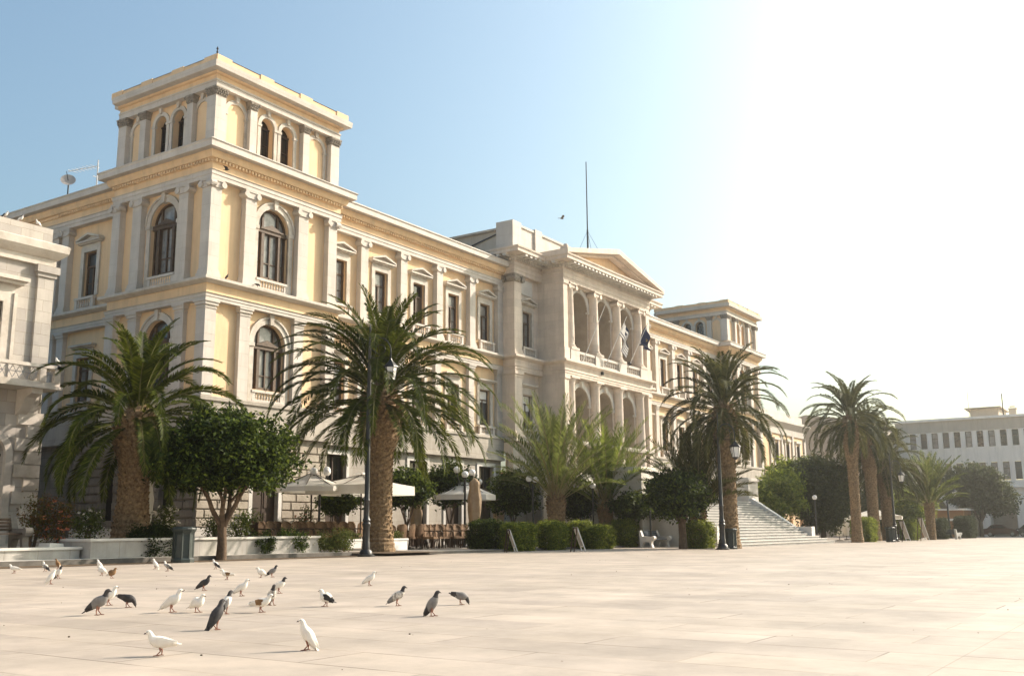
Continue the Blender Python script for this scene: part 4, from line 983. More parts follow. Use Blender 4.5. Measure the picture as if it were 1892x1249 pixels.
# ================================================================== FAR BUILDINGS
# unseen house front added behind the viewer to bounce sunlight onto shaded walls
t = thing('bounce_house_row', 'unseen cream house front added behind the viewer to bounce sunlight', 'building', (-26, 20, 0))
b = MB(T_right(0)); wz = [(y, 1.2, z, z+2.3, False) for y in range(-46, 62, 4) for z in (1.0, 5.2, 9.4)]; b.wall(-50, 64, -1, 13.2, wz, depth=.25); b.T = None; b.box(-10, -.3, -50, 64, -1, 13.2); b.build('wall', MT['whitewall'], t)
b = MB(T_right(0))
for y, w_, z, z1_, _ in wz: b.quad((y-.6,.2,z),(y+.6,.2,z),(y+.6,.2,z1_),(y-.6,.2,z1_))
b.build('panes', MT['pane'], t)
b = MB(); b.box(-10.2, .5, -50.3, 64.3, 13.2, 13.8); b.build('cornice', MT['trim'], t)
t = thing('white_arcade_building', 'long white building with two rows of narrow windows and a ground arcade', 'building', (150, 20, gz(150, 20)))
b = MB(T_left(0)); top = []; yl_ = [30.55-1.452*i for i in range(-1, 18)]
ys = [y-20 for y in yl_]
b.wall(-22, 14.2, 4.5+1.6, 14.2, [(y, .8, 11.95, 14.1, False) for y in ys]+[(y, .8, 7.35, 9.85, False) for y in ys], depth=.25)
ac = [y for y in (-20.2,-15.9,-11.6,-7.3,-3.0,1.3,5.6,9.9)]
b.wall(-22, 14.2, -.6, 6.1, [(y, 3.3, -.5, 3.55, True) for y in ac], depth=2.5)
ab = MB(T_left(0)); ab.quad((-22,2.5,-.5),(14.2,2.5,-.5),(14.2,2.5,6),(-22,2.5,6)); ab.build('arcade_back', MT['shaderecess'], t)
b.T = None; b.box(.3, 14, 14.1, 14.2, -.5, 14.2); b.build('wall', MT['whitewall'], t)
b = MB(T_left(0)); b.box(-22, 14.3, -.08, .4, 14.2, 15.7); b.build('upper_band', MT['taupe'], t)
b = MB(T_left(0)); b.box(-22, 14.6, -.4, .4, 15.7, 15.9); b.box(-22, 14.5, -.25, .4, 15.9, 16.05); b.box(-22, 14.4, -.5, .2, 6.35, 6.5)
b.build('cornice', MT['whitewall'], t)
b = MB(T_left(0))
for y in ys: 
    yy_ = y+.726; b.box(yy_-.27, yy_+.27, -.1, .05, 11.7, 13.95); b.box(yy_-.33, yy_+.33, -.14, .05, 13.95, 14.12)
for y in ac: 
    yy_ = y+2.15; b.box(yy_-.6, yy_+.6, -.07, .05, 3.3, 3.6)
    b.ring(y, 3.55, 1.66, 1.9, -.06, .05, n=16)
b.build('pilasters', MT['whitewall'], t)
wf = MB(); 
for s in (-1, 1): wf.box(min(s*.4, s*.33), max(s*.4, s*.33), .1, .2, 0, 2.15)
wf.box(-.4, .4, .1, .2, 1.3, 1.38); wf.box(-.4, .4, .1, .2, 2.08, 2.15); wf.box(-.4, .4, .1, .2, 0, .07); wfm = wf.mesh('window', MT['wood'])
wp = [MB().quad((-.4,.19,0),(.4,.19,0),(.4,.19,2.15),(-.4,.19,2.15)).mesh('pane', MT[k]) for k in ('panecur', 'pane', 'panedark')]
rnd = random.Random(4)
for y in ys:
    for z in (11.95, 7.45):
        o = link('window', wfm, t, (0, y, z), RL); o.scale = (1, 1, 1 if z > 10 else 1.1); link('pane', wp[0 if rnd.random() < .3 else rnd.choice((1, 2))], o)
b = MB(); b.box(2, 9, 1.0, 4.6, 16, 17.3); b.add([(1.4,.6,17.3),(9.5,.6,17.3),(9.5,5.2,17.3),(1.4,5.2,17.3),(1.4,.6,17.45),(9.5,.6,17.45),(9.5,5.2,17.1),(1.4,5.2,17.45)],[(0,1,5,4),(1,2,6,5),(2,3,7,6),(3,0,4,7),(4,5,6,7)]); b.build('roof_hut', MT['taupe'], t)
b = MB(); b.box(2, 2.8, -1.2, -.3, 16, 17.0); b.box(1.9, 2.9, -1.3, -.2, 17.0, 17.12); b.box(2.1, 2.7, -1.1, -.4, 17.3, 17.4); b.build('chimney', MT['taupe'], t)
b = MB(); b.tube([(2,.4,16),(2,.4,19.2)], .07, 6); b.tube([(2.5,4.8,16),(2.5,4.8,20)], .03, 5); b.build('mast', MT['iron'], t)

t = thing('yellow_house', 'low yellow house with white cornice beyond the far tower', 'house', (112, 38, -.3))
b = MB(T_front(.15)); b.wall(-8, 8.6, 0, 12.3, [(5.9, 1.1, 8.2, 10.6, False), (2.2, 1.1, 8.2, 10.6, False), (-1.5, 1.1, 8.2, 10.6, False), (5.9, 1.2, 1, 4, False), (2.2, 1.2, 1, 4, False)], depth=.25); b.T = None; b.box(-8, 8.6, .6, 12, 0, 12.4); b.build('wall', MT['plaster'], t)
b = MB(); b.sweep([(-8,12),(-8,0),(8.7,0),(8.7,12)], [(-.5,11.6),(0,11.6),(.05,12.3),(.3,12.6),(.55,12.9),(.55,13.2),(-.5,13.25)]); b.box(-7.6, 8.3, .2, 12, 13.2, 14.1); b.build('cornice', MT['trim'], t)
b = MB()
for x in (8.35, 4.05, .35, -3.4): b.box(x-.3, x+.3, 0, .4, 6.2, 11.6)
b.sweep([(-8,12),(-8,0),(8.7,0),(8.7,12)], [(-.3,5.7),(.1,5.7),(.14,6.2),(-.3,6.2)]); b.build('pilasters', MT['trim'], t)
for x in (5.9, 2.2, -1.5):
    b = MB(); b.box(x-.85, x-.55, .05, .3, 8, 10.9); b.box(x+.55, x+.85, .05, .3, 8, 10.9); b.box(x-.95, x+.95, -.1, .3, 10.9, 11.15); f = b.build('window', MT['trim'], t)
    MB().quad((x-.55,.35,8.2),(x+.55,.35,8.2),(x+.55,.35,10.6),(x-.55,.35,10.6)).build('pane', MT['pane'], f)
t = thing('grey_brown_house', 'plain grey brown house with a low gable behind the tall palm', 'house', (140, 40, -.4))
b = MB(); b.box(-4, 12, -6, 9, 0, 14.6); b.build('wall', MT['taupe'], t)
b = MB(); b.box(-4.3, 12, -6.3, 9.3, 14.6, 14.85); b.add([(-4.3,-6.3,14.85),(-4.3,9.3,14.85),(12,9.3,14.85),(12,-6.3,14.85),(-4.3,2.5,16.3),(12,2.5,16.3)],[(0,1,4),(1,2,5,4),(2,3,5),(3,0,4,5)]); b.build('roof', MT['taupe'], t)
b = MB(); b.box(-4.2, -3.9, -6.1, 9.1, 11.0, 11.3); b.build('string_course', MT['taupe'], t)
# kiosk and wall below the trees at the far right
t = thing('ochre_kiosk', 'small ochre kiosk with pale ledge under the trees at far right', 'kiosk', (on(1735,975,24).x*0+128.0, 25.6, gz(128, 25.6)))
b = MB(); b.box(0, 5, -3.2, 3.2, 0, 3.1); b.build('wall', MT['orangewall'], t); b = MB(); b.box(-.4, 5.2, -3.6, 3.6, 3.1, 3.3); b.box(-.25, .05, -3.0, 3.0, 1.9, 2.15); b.build('roof', MT['whitewall'], t)

# ================================================================== PALMS
def frond_arrays(rng, L, e0, bend, az, n, ll, lw, vee, base, tip_droop=.0, fold=0., t0=.13):
    m = n+1; t = np.linspace(0, 1, m)
    el = e0-bend*t**1.35-tip_droop*np.clip((t-.6)/.4, 0, 1)**2
    ds = L/n; r = np.concatenate([[0], np.cumsum(np.cos(el[:-1])*ds)]); z = np.concatenate([[0], np.cumsum(np.sin(el[:-1])*ds)])
    ca, sa = math.cos(az), math.sin(az)
    side_sway = .05*L*rng.uniform(-1, 1)*t**2
    P = np.stack([base[0]+r*ca-side_sway*sa, base[1]+r*sa+side_sway*ca, base[2]+z], 1)
    T_ = np.stack([np.cos(el)*ca, np.cos(el)*sa, np.sin(el)], 1); N_ = np.stack([-np.sin(el)*ca, -np.sin(el)*sa, np.cos(el)], 1); B_ = np.array([-sa, ca, 0.])[None].repeat(m, 0)
    tw = rng.uniform(-.35, .35); 
    N2 = N_*math.cos(tw)+B_*math.sin(tw); B2 = B_*math.cos(tw)-N_*math.sin(tw)
    k = np.arange(int(n*t0), m); tt = t[k]
    V = []; 
    prof = ll*np.minimum(1, .35+2.2*(tt-t0))*np.clip(1.25-.75*tt**3, 0.3, 1)
    for s in (-1, 1):
        a = np.radians(66-38*tt**1.5)+np.array([rng.uniform(-.18,.18) for _ in k])
        v = vee+np.array([rng.uniform(-.16,.16) for _ in k])
        d = T_[k]*np.cos(a)[:,None]+(B2[k]*s*np.cos(v)[:,None]+N2[k]*np.sin(v)[:,None])*np.sin(a)[:,None]
        jl = prof*np.array([rng.uniform(.78,1.14) for _ in k]); p = P[k]; q = p+d*jl[:,None]; q[:,2] -= (.05+fold)*jl
        w_ = T_[k]*lw
        mid = p+(q-p)*.5; mid[:,2] += .04*prof
        V.append(np.stack([p-w_*.35, mid-w_*.5, q, mid+w_*.5], 1))
    V = np.concatenate(V).reshape(-1, 3)
    # stalk
    wd = np.linspace(.036, .006, m)[:,None]*(L/4.5)
    S_ = np.stack([P-B2*wd-N2*wd*.4, P+B2*wd-N2*wd*.4, P+N2*wd*.6], 1)
    return V, S_
def palm(name, label, loc, th, rb, rm, rtop, L, nf, seed, group=None, young=False, leaf='palm', emin=-34, lean=(0,0), tscale=1., density=90, ll=.54):
    rng = random.Random(seed); np.random.seed(seed)
    t = thing(name, label, 'palm tree', loc, 0, group)
    # trunk
    b = MB(); N = 18
    if young: prof = [(rb*1.05,-.3),(rb,.1),(rb*.95,th*.5),(rb*1.05,th*.85),(rb*.8,th+.1),(rb*.4,th+.4)]
    else: prof = [(rb*1.15,-.3),(rb*1.12,.05),(rb,.5),(rm,1.3),(rm*.97,th*.45),(rm*1.0,th*.62),(rtop*.95,th*.72),(rtop*1.1,th*.82),(rtop,th*.94),(rtop*.6,th+.25),(rtop*.2,th+.6)]
    pz = [p[1] for p in prof]; zz = np.linspace(-.3, prof[-1][1], max(30, int(th*14)))
    rr = np.interp(zz, pz, [p[0] for p in prof])
    rr = rr*(1+.035*np.sin(zz*2*PI/.14+.0)+np.array([rng.uniform(-.02,.02) for _ in zz]))
    b.lathe(0, 0, [(max(r, .03), z) for r, z in zip(rr, zz)], N)
    for i, v in enumerate(b.v):
        h = max(0, v[2])/th; b.v[i] = (v[0]*(1+rng.uniform(-.03,.03))+lean[0]*h*h, v[1]*(1+rng.uniform(-.03,.03))+lean[1]*h*h, v[2])
    b.build('trunk', MT['trunkpalm'], t, smooth=False)
    # leaf bases on the boss
    b = MB(); z0 = th*(.15 if young else .10); nb = int((th*1.0-z0)*52*(rtop if not young else rb*1.4)/.6)
    for i in range(nb):
        z = z0+(th*1.02-z0)*(i+.5)/nb; a = i*2.39996; r = float(np.interp(z, pz, [p[0] for p in prof]))
        h = max(0, z)/th; cx, cy = lean[0]*h*h, lean[1]*h*h
        o = .02+.14*max(0,(z-z0)/(th-z0))**2.5+rng.uniform(0,.035); ca, sa = math.cos(a), math.sin(a); wd = .085+rng.uniform(-.02,.02)
        p0 = (cx+r*.94*ca, cy+r*.94*sa, z-.12); tip = (cx+(r+o)*ca, cy+(r+o)*sa, z+.1)
        b.add([(p0[0]-wd*sa, p0[1]+wd*ca, z-.1),(p0[0]+wd*sa, p0[1]-wd*ca, z-.1),(tip[0]+wd*.55*sa, tip[1]-wd*.55*ca, tip[2]),(tip[0]-wd*.55*sa, tip[1]+wd*.55*ca, tip[2]),(cx+r*.9*ca, cy+r*.9*sa, z+.14)],[(0,1,2,3),(3,2,4),(0,3,4),(1,4,2)])
    b.build('leaf_bases', MT['trunktop'], t)
    VS = []; SS = []
    for i in range(nf):
        f = (i+.5)/nf; az = i*2.39996+rng.uniform(-.25,.25)
        if young:
            e0 = rad(86-52*f**1.15+rng.uniform(-5,5)); bend = rad(10+34*f+rng.uniform(-6,8)); Lf = L*(.72+.28*math.sin(PI*min(1, f*1.2+.1)))*rng.uniform(.86,1.08)
            base = (.25*rb*math.cos(az)*2*f+lean[0], .25*rb*math.sin(az)*2*f+lean[1], th*(1-.12*f)); vee = .5; td = rad(6)
        else:
            e0 = rad(88-(88-emin)*f**1.15+rng.uniform(-6,6)); bend = rad(30+72*math.sin(PI*min(1,f*.9+.04))**.8+rng.uniform(-10,12)); Lf = L*(.80+.22*math.sin(PI*(f*.8+.1)))*rng.uniform(.88,1.06)
            base = (rtop*.62*math.cos(az)*min(1, f*1.6)+lean[0], rtop*.62*math.sin(az)*min(1, f*1.6)+lean[1], th+.35-.75*f); vee = .32; td = rad(8)
        V, S_ = frond_arrays(rng, Lf, e0, bend, az, density, ll*rng.uniform(.9,1.1), .066*tscale, vee, base, td, fold=rng.uniform(.0,.22) if not young else .03, t0=.13 if not young else .27)
        VS.append(V); SS.append(S_)
    V = np.concatenate(VS); F = np.arange(len(V)).reshape(-1, 4); link('fronds', npmesh('fronds', V, F, LF[leaf]), t)
    vs = []; fs = []; o = 0
    for S_ in SS:
        m = len(S_); S3 = S_.reshape(-1, 3); vs.append(S3)
        for j in range(m-1):
            for q in range(3): fs.append((o+j*3+q, o+j*3+(q+1) % 3, o+(j+1)*3+(q+1) % 3, o+(j+1)*3+q))
        o += m*3
    link('frond_stalks', npmesh('frond_stalks', np.concatenate(vs), np.array(fs), MT['youngstalk' if young else 'stalk']), t)
    return t
def gl(px, py, dz=0): p = G(px, py); return (p.x, p.y, p.z+dz)
pa = on(243, 960, 31.0)
palm('palm_tree', 'stout palm in the marble planter before the left tower, trunk golden at its right side', (pa.x, 31.0, .6), 4.35, .64, .52, .72, 3.9, 74, 3, density=140, ll=.44)
palm('palm_tree', 'tallest spreading palm with thick scarred trunk right behind the black street lamp', gl(699,1024), 6.75, .66, .54, .82, 5.3, 98, 11, density=170, ll=.50, emin=-18)
palm('palm_tree', 'tall palm with drooping crown beside the foot of the stairs', gl(1349,1013), 7.35, .55, .47, .57, 4.0, 66, 21, leaf='palmolive', tscale=1.1, ll=.46, density=120)
palm('palm_tree', 'slender palm with high crown, foremost of the three right of the stairs', gl(1585,1002), 9.2, .42, .36, .50, 4.1, 54, 31, leaf='palmolive', tscale=1.4, ll=.48, density=110)
palm('palm_tree', 'middle palm of the three tall ones right of the stairs', gl(1617,999), 8.4, .52, .46, .58, 3.9, 54, 41, leaf='palmolive', tscale=1.5, ll=.48, density=110)
palm('palm_tree', 'rearmost and lowest palm of the three right of the stairs', gl(1643,998), 6.6, .58, .5, .62, 4.4, 56, 51, leaf='palmolive', tscale=1.6, ll=.5, density=110)
palm('young_palm', 'low bushy palm with light arching fronds before the far white building', gl(1722,997), 3.2, .4, .36, .5, 5.0, 60, 61, leaf='palmgrey', tscale=1.8, young=True, ll=.6)
palm('young_palm', 'grey green feathery young palm left of the porch', (on(1028,960,30.5).x, 30.5, .05), 2.75, .5, .5, .6, 6.2, 60, 71, leaf='palmgrey', young=True, density=84, tscale=.95, ll=.66)
palm('young_palm', 'bright green feathery young palm before the porch columns', (on(1122,960,29.5).x, 29.5, .0), 2.3, .5, .5, .6, 5.6, 58, 81, leaf='palmbright', young=True, density=84, tscale=.95, ll=.66)
palm('young_palm', 'dark young palm behind the forked tree left of the stairs', (on(1290,960,22.2).x, 22.2, -.1), 2.0, .38, .36, .45, 4.6, 70, 91, leaf='palmolive', young=True, density=76, tscale=1.1, ll=.62)

# ================================================================== TREES, SHRUBS, HEDGES
def leaves(clumps, per, cr, size, rng, flat=.7, up=.3):
    """diamond leaves gathered in clumps"""
    c = np.asarray(clumps); n = len(c)*per
    P = np.repeat(c, per, 0)+rng.normal(0, 1, (n, 3))*np.array([cr, cr, cr*flat])
    nrm = rng.normal(0, 1, (n, 3)); nrm[:,2] = np.abs(nrm[:,2])+up; nrm /= np.linalg.norm(nrm, axis=1)[:,None]
    a = rng.normal(0, 1, (n, 3)); a -= nrm*(a*nrm).sum(1)[:,None]; a /= np.linalg.norm(a, axis=1)[:,None]; b = np.cross(nrm, a)
    s = size*rng.uniform(.6, 1.3, n)[:,None]
    V = np.stack([P-a*s, P+b*s*.5+nrm*s*.12, P+a*s, P-b*s*.5+nrm*s*.12], 1).reshape(-1, 3)
    return V, np.arange(n*4).reshape(-1, 4)
def blob_pts(rng, ells, n, shell=.45):
    out = []; w = np.array([e[3]*e[4]*e[5] for e in ells]); w = w/w.sum()
    while len(out) < n:
        e = ells[rng.choice(len(ells), p=w)]; d = rng.normal(0, 1, 3); d /= np.linalg.norm(d)
        r = rng.uniform(0, 1)**(shell*.7)*rng.uniform(.84, 1.1)
        p = np.array(e[:3])+d*r*np.array(e[3:6])
        if len(e) > 6 and p[2] < e[6]+.1*rng.normal(): continue
        out.append(p)
    return out
def tree(name, label, loc, ells, n, per, cr, size, leaf, limbs, seed, cat='tree', group=None):
    rng = np.random.default_rng(seed); t = thing(name, label, cat, loc, 0, group)
    V, F = leaves(blob_pts(rng, ells, n), per, cr*1.1, size, rng); link('crown', npmesh('crown', V, F, LF[leaf]), t)
    b = MB()
    for pts, r in limbs: b.tube(pts, r, 9)
    b.build('trunk', MT['bark'], t, smooth=True); return t
# clipped tree in front
def forked(h0, h1, spread, r, rng_seed, n=5):
    R_ = random.Random(rng_seed); out = [([(0,0,-.2),(.02,.0,h0*.5),(0,.02,h0)], [r*1.25, r, r*.95])]
    for i in range(n):
        a = 2*PI*i/n+R_.uniform(-.4,.4); k = spread*R_.uniform(.6,1.1)
        out.append(([(0,0,h0*.93),(k*.32*math.cos(a), k*.32*math.sin(a), h0+.35*(h1-h0)),(k*.55*math.cos(a+.2), k*.55*math.sin(a+.2), h0+.7*(h1-h0)),(k*math.cos(a+.1), k*math.sin(a+.1), h1+.3)], [r*.62, r*.5, r*.38, r*.15]))
        out.append(([(k*.4*math.cos(a+.1), k*.4*math.sin(a+.1), h0+.5*(h1-h0)),(k*.9*math.cos(a-.5), k*.9*math.sin(a-.5), h1+.2)], [r*.35, r*.12]))
    return out
tree('clipped_tree', 'clipped dark green tree with flat bottomed crown and forked trunk', gl(408,1035), [(.1,.1,3.5,2.45,2.3,1.65,2.5)], 420, 74, .19, .088, 'ficus', forked(1.15, 2.75, 1.25, .16, 2), 5)
tree('broad_tree', 'dark round tree with low forked trunk before the stair wall', gl(1262,1014), [(-.2,0,2.75,1.6,1.5,1.2,1.75)], 230, 60, .22, .12, 'ficus', forked(1.3, 2.3, 1.0, .2, 3, 4), 6)
R_or = [(752, 33.2, 2.95, 1.15, .95, 'left of the two small terrace trees beside the thick palm'), (831, 34.0, 3.2, 1.35, 1.2, 'larger of the two small terrace trees beside the thick palm'),
        (948, 33.5, 2.9, 1.6, 1.35, 'round dark terrace tree left of the feathery palms'), (1068, 31.5, 2.4, 1.2, 1.0, 'shaded terrace tree between the two feathery palms'),
        (1168, 27.3, 2.2, 1.15, .72, 'small forked terrace tree right of the bright young palm'), (1222, 26.3, 2.1, 1.0, .72, 'small forked terrace tree before the grey stair wall'),
        (625, 35.2, 2.3, .9, .5, 'small low terrace tree under the two cream umbrellas')]
for i, (px, Y, zc, rx, rz, lab) in enumerate(R_or):
    p = on(px, 960, Y); tree('orange_tree', lab, (p.x, Y, .05), [(0,0,zc,rx,rx,rz,zc-rz*.75)], 130, 52, .19, .105, 'orange', forked(1.15, zc-rz*.55, .6, .075, 20+i, 4), 30+i, group='small clipped trees on the cafe terrace')
p = on(1520, 960, 27); tree('dense_tree', 'large dark tree mass right of the stairs with light green top', (p.x, 27, -.2), [(0,0,4.0,3.3,2.6,3.3,.6), (-2.2,.5,4.8,2.2,1.8,2.2), (2.4,.3,3.6,2.0,1.8,2.6,.8)], 560, 70, .32, .16, 'dusk', forked(1.6, 3, 1.6, .22, 7), 41)
p = on(1440, 930, 28.5); tree('green_shrub', 'light green leafy tree rising behind the right stair parapet', (p.x, 28.5, 1.0), [(0,0,2.6,2.6,2.0,2.1,.2), (2.8,.2,3.9,2.0,1.6,1.7), (-2.2,.3,2.5,1.6,1.3,1.3)], 330, 60, .26, .14, 'lime', [([(0,0,-1),(0,.1,2)], [.14,.08])], 42)
p = on(1490, 960, 30); tree('green_shrub', 'light green crown rising over the dark tree mass right of the stairs', (p.x, 30, -.2), [(0,0,5.6,2.8,1.8,1.7), (2.6,0,5.9,2.0,1.5,1.4)], 260, 55, .3, .16, 'lime', [([(0,0,-.2),(.2,0,3),(0,0,5)], [.16,.12,.05]), ([(.1,0,2.5),(2.4,0,5.4)], [.09,.04])], 46)
p = on(1700, 960, 25); tree('green_shrub', 'sunlit leafy tree between the palms and the low bushy palm', (p.x, 25, -.3), [(-4.5,0,3.0,2.2,2,2.4,.8), (-1,0,3.6,1.8,1.8,1.9)], 220, 60, .3, .17, 'lime', [([(0,0,-.2),(-1,0,3)], [.16,.08]), ([(0,0,.6),(-4,0,2.8)], [.12,.05])], 43)
p = on(1812, 960, 21.5); tree('dense_tree', 'grey green bushy tree before the far white building', (p.x, 21.5, gz(p.x, 21.5)), [(0,0,5.6,2.6,3.2,2.9,2.2), (-1,-2.3,4.4,2,1.9,1.9,1.9), (-1,2.2,6.2,1.9,1.9,2.0)], 420, 60, .34, .19, 'dusk', forked(1.8, 4, 1.7, .22, 9), 44)
p = on(1590, 945, 30); tree('dense_tree', 'shaded tree mass behind the slender palm trunks', (p.x+6, 29, -.3), [(0,0,3.6,3.4,2.6,3.0,.9)], 260, 60, .34, .18, 'dusk', forked(1.5, 2.6, 1.6, .18, 10), 45)
def shrub(name, label, loc, ells, n, per, cr, size, leaf, seed, cat='bush', group=None, extra=None, stems=4):
    rng = np.random.default_rng(seed); t = thing(name, label, cat, loc, 0, group)
    V, F = leaves(blob_pts(rng, ells, n, .6), per, cr, size, rng, .9); link('foliage', npmesh('foliage', V, F, LF[leaf]), t)
    b = MB(); R_ = random.Random(seed)
    for i in range(stems):
        e = ells[i % len(ells)]; b.tube([(R_.uniform(-.12,.12), R_.uniform(-.1,.1), -.1), (e[0]*.5+R_.uniform(-.1,.1), e[1]*.5+R_.uniform(-.1,.1), e[2]*.5), (e[0]+R_.uniform(-.3,.3)*e[3], e[1]+R_.uniform(-.3,.3)*e[4], e[2]+.3*e[5])], [.03,.022,.01], 6)
    b.build('stems', MT['bark'], t)
    if extra:
        V, F = leaves(blob_pts(rng, [(*e[:3], e[3]*1.03, e[4]*1.03, e[5]*1.05) for e in ells], extra[1], .15), 5, .04, extra[2], rng); link('flowers', npmesh('flowers', V, F, LF[extra[0]]), t)
    return t
shrub('round_bush', 'low round dark green bush beside the green litter bin', gl(292,1037), [(0,.3,.52,1.0,.85,.68)], 260, 46, .10, .05, 'bush', 51)
shrub('small_bush', 'small round dark bush on a stem, just right of the forked tree', gl(481,1031), [(0,0,.5,.58,.5,.46)], 120, 40, .07, .045, 'ficus', 52)
shrub('small_bush', 'second small dark bush between the forked tree and the street lamp', gl(537,1029), [(0,0,.56,.74,.6,.5)], 160, 40, .08, .045, 'ficus', 53)
shrub('dry_bush', 'wide brownish green bush at the foot of the street lamp', gl(618,1027), [(-.4,.1,.5,.6,.5,.45), (.45,.1,.6,.65,.5,.55)], 110, 34, .1, .045, 'rose', 54, extra=('redleaf', 40, .045))
# rose beds in the planter
for i, (px, py, Y, h, leaf, lab, fl) in enumerate(((62,985,30.6,1.5,'redleaf','reddish bush at the corner of the stone house', None), (105,985,30.2,1.35,'redleaf','tall reddish rose bush in the left planter', ('redpetal',26,.05)),
        (160,988,30.0,1.05,'rose','white flowering rose bush in the left planter', ('petal',34,.05)), (305,990,31.4,1.3,'rose','tall white rose behind the round dark bush', ('petal',46,.055)),
        (440,985,31.6,1.0,'lime','pale flowering shrub in the planter right of the forked tree', ('petal',22,.045)), (395,985,31.8,.9,'rose','low plant before the base of the left tower', None), (462,965,33.0,1.6,'rose','loose climbing shrub by the left tower wall', None), (560,960,34.0,2.0,'rose','thin climbing rose on the wall under the umbrella', ('redpetal',14,.045)))):
    p = on(px, py, Y); shrub('rose_bush', lab, (p.x, Y, .6 if Y < 32 else .15), [(0,0,h*.5,.52,.4,h*.52), (.3,.1,h*.75,.3,.3,h*.3)], 60, 20, .12, .05, leaf, 60+i, 'rose bush', 'rose bushes before the town hall', fl, 6)
# clipped hedges
def hedge(label, loc, w, d, h, seed, leaf='hedge', rotz=0):
    rng = np.random.default_rng(seed); t = thing('clipped_hedge', label, 'hedge', loc, rotz, 'clipped hedges along the plaza edge'); pts = []
    while len(pts) < int(95*(w*h+w*d+d*h)):
        p = rng.uniform(-1, 1, 3); q = np.sign(p)*np.abs(p)**.9
        m = np.abs(q).max(); 
        if rng.uniform() < .75: q = q/m*rng.uniform(.86, 1.02)
        q = q*(1-.2*(np.abs(q[[1,2,0]])**4)); pts.append((q[0]*w/2, q[1]*d/2, h/2+q[2]*h/2))
    bump = rng.normal(0, .05, (len(pts), 3)); V, F = leaves(np.asarray(pts)+bump, 24, .085, .048, rng); link('foliage', npmesh('foliage', V, F, LF[leaf]), t)
    b = MB(); 
    for i in range(int(w/.25)): x = -w/2+.2+i*.25; b.tube([(x,0,-.1),(x+.03,.02,h*.8)], [.02,.008], 5)
    b.build('stems', MT['bark'], t)
HX = rad(8)
for i, (px, py, w, d, h, lab, leaf) in enumerate(((913,1018,1.7,1.1,1.25,'bushy dark hedge right of the wicker chairs','ficus'), (974,1018,1.9,1.0,1.12,'hedge with sunlit right end, second from the chairs','hedge'),
        (1035,1016,1.6,1.0,1.2,'square dark clipped hedge left of the leaning menu board','hedge'), (1085,1014,1.3,1.2,1.2,'hedge with yellow green side just right of the menu board','hedge'), (1122,1014,1.7,1.0,1.02,'lowest clipped hedge, front one left of the bench','hedge'),
        (1168,1011,1.5,1.1,1.35,'square hedge with bright top against the left end of the bench','hedge'), (1308,1013,1.75,1.1,1.2,'hedge with reddish tips left of the second street lamp','hedge'), (1610,1001,2.6,1.4,1.6,'hedge at the feet of the tall palms','hedge'), (1692,998,2.2,1.2,1.35,'sunlit hedge left of the low bushy palm','hedge'),
        (1225,1000,2.4,1.0,1.25,'dark loose hedge behind the bench','bush'), (1745,996,3.6,1.4,1.7,'dark hedge at the far end under the low palm','bush'), (1795,994,4.2,1.6,2.0,'dark hedge at the far end before the red car','bush'))):
    p = G(px, py); hedge(lab, (p.x, p.y+.5, p.z), w*.98, d*1.05, h*1.12, 80+i, leaf)

# ================================================================== PLANTERS AND SMALL WALLS
def planter(label, x0, x1, y0, y1, z0, z1, name='marble_planter'):
    t = thing(name, label, 'planter', ((x0+x1)/2, y0, z0)); cx = (x0+x1)/2; h = z1-z0; w = (x1-x0)/2; d = y1-y0
    b = MB(); b.box(-w, w, 0, .22, -.2, h-.06); b.box(-w, w, d-.22, d, -.2, h-.06); b.box(-w, -w+.22, .22, d-.22, -.2, h-.06); b.box(w-.22, w, .22, d-.22, -.2, h-.06); b.build('wall', MT['shademarble'], t)
    b = MB(); b.box(-w-.06, w+.06, -.06, .28, h-.06, h+.02); b.box(-w-.06, w+.06, d-.28, d+.06, h-.06, h+.02); b.box(-w-.06, -w+.28, .28, d-.28, h-.06, h+.02); b.box(w-.28, w+.06, .28, d-.28, h-.06, h+.02); b.build('coping', MT['marble'], t)
    b = MB(); b.box(-w+.2, w-.2, .2, d-.2, -.2, h-.12); b.build('soil', MT['soil'], t); return t
planter('long low marble planter below the left tower', 19.3, 29.2, 28.5, 32.6, .16, .74)
planter('lower marble planter before the stone house', 11.5, 19.2, 28.9, 33.2, .16, .50)
for i, (px, Y, w, h, lab) in enumerate(((498,31.0,.5,.42,'small white planter box left of the bare umbrella pole'), (548,31.0,.42,.42,'small white planter box under the joint of the two umbrellas'), (733,29.6,1.5,.52,'long white planter box just right of the thick palm'), (655,31.2,.9,.5,'white planter box left of the thick palm behind the lamp post'))):
    p = on(px, 1000, Y); t = thing('white_planter', lab, 'planter', (p.x, Y, .08)); b = MB(); b.box(-w/2, w/2, 0, .5, 0, h); b.box(-w/2-.03, w/2+.03, -.03, .53, h-.08, h); b.build('box', MT['white'], t)
    rg = np.random.default_rng(200+i); V, F = leaves([rg.uniform([-w/2+.05,.1,h+.02],[w/2-.05,.4,h+.28]) for _ in range(int(26*w)+6)], 18, .06, .04, rg); link('plants', npmesh('plants', V, F, LF['rose']), t)

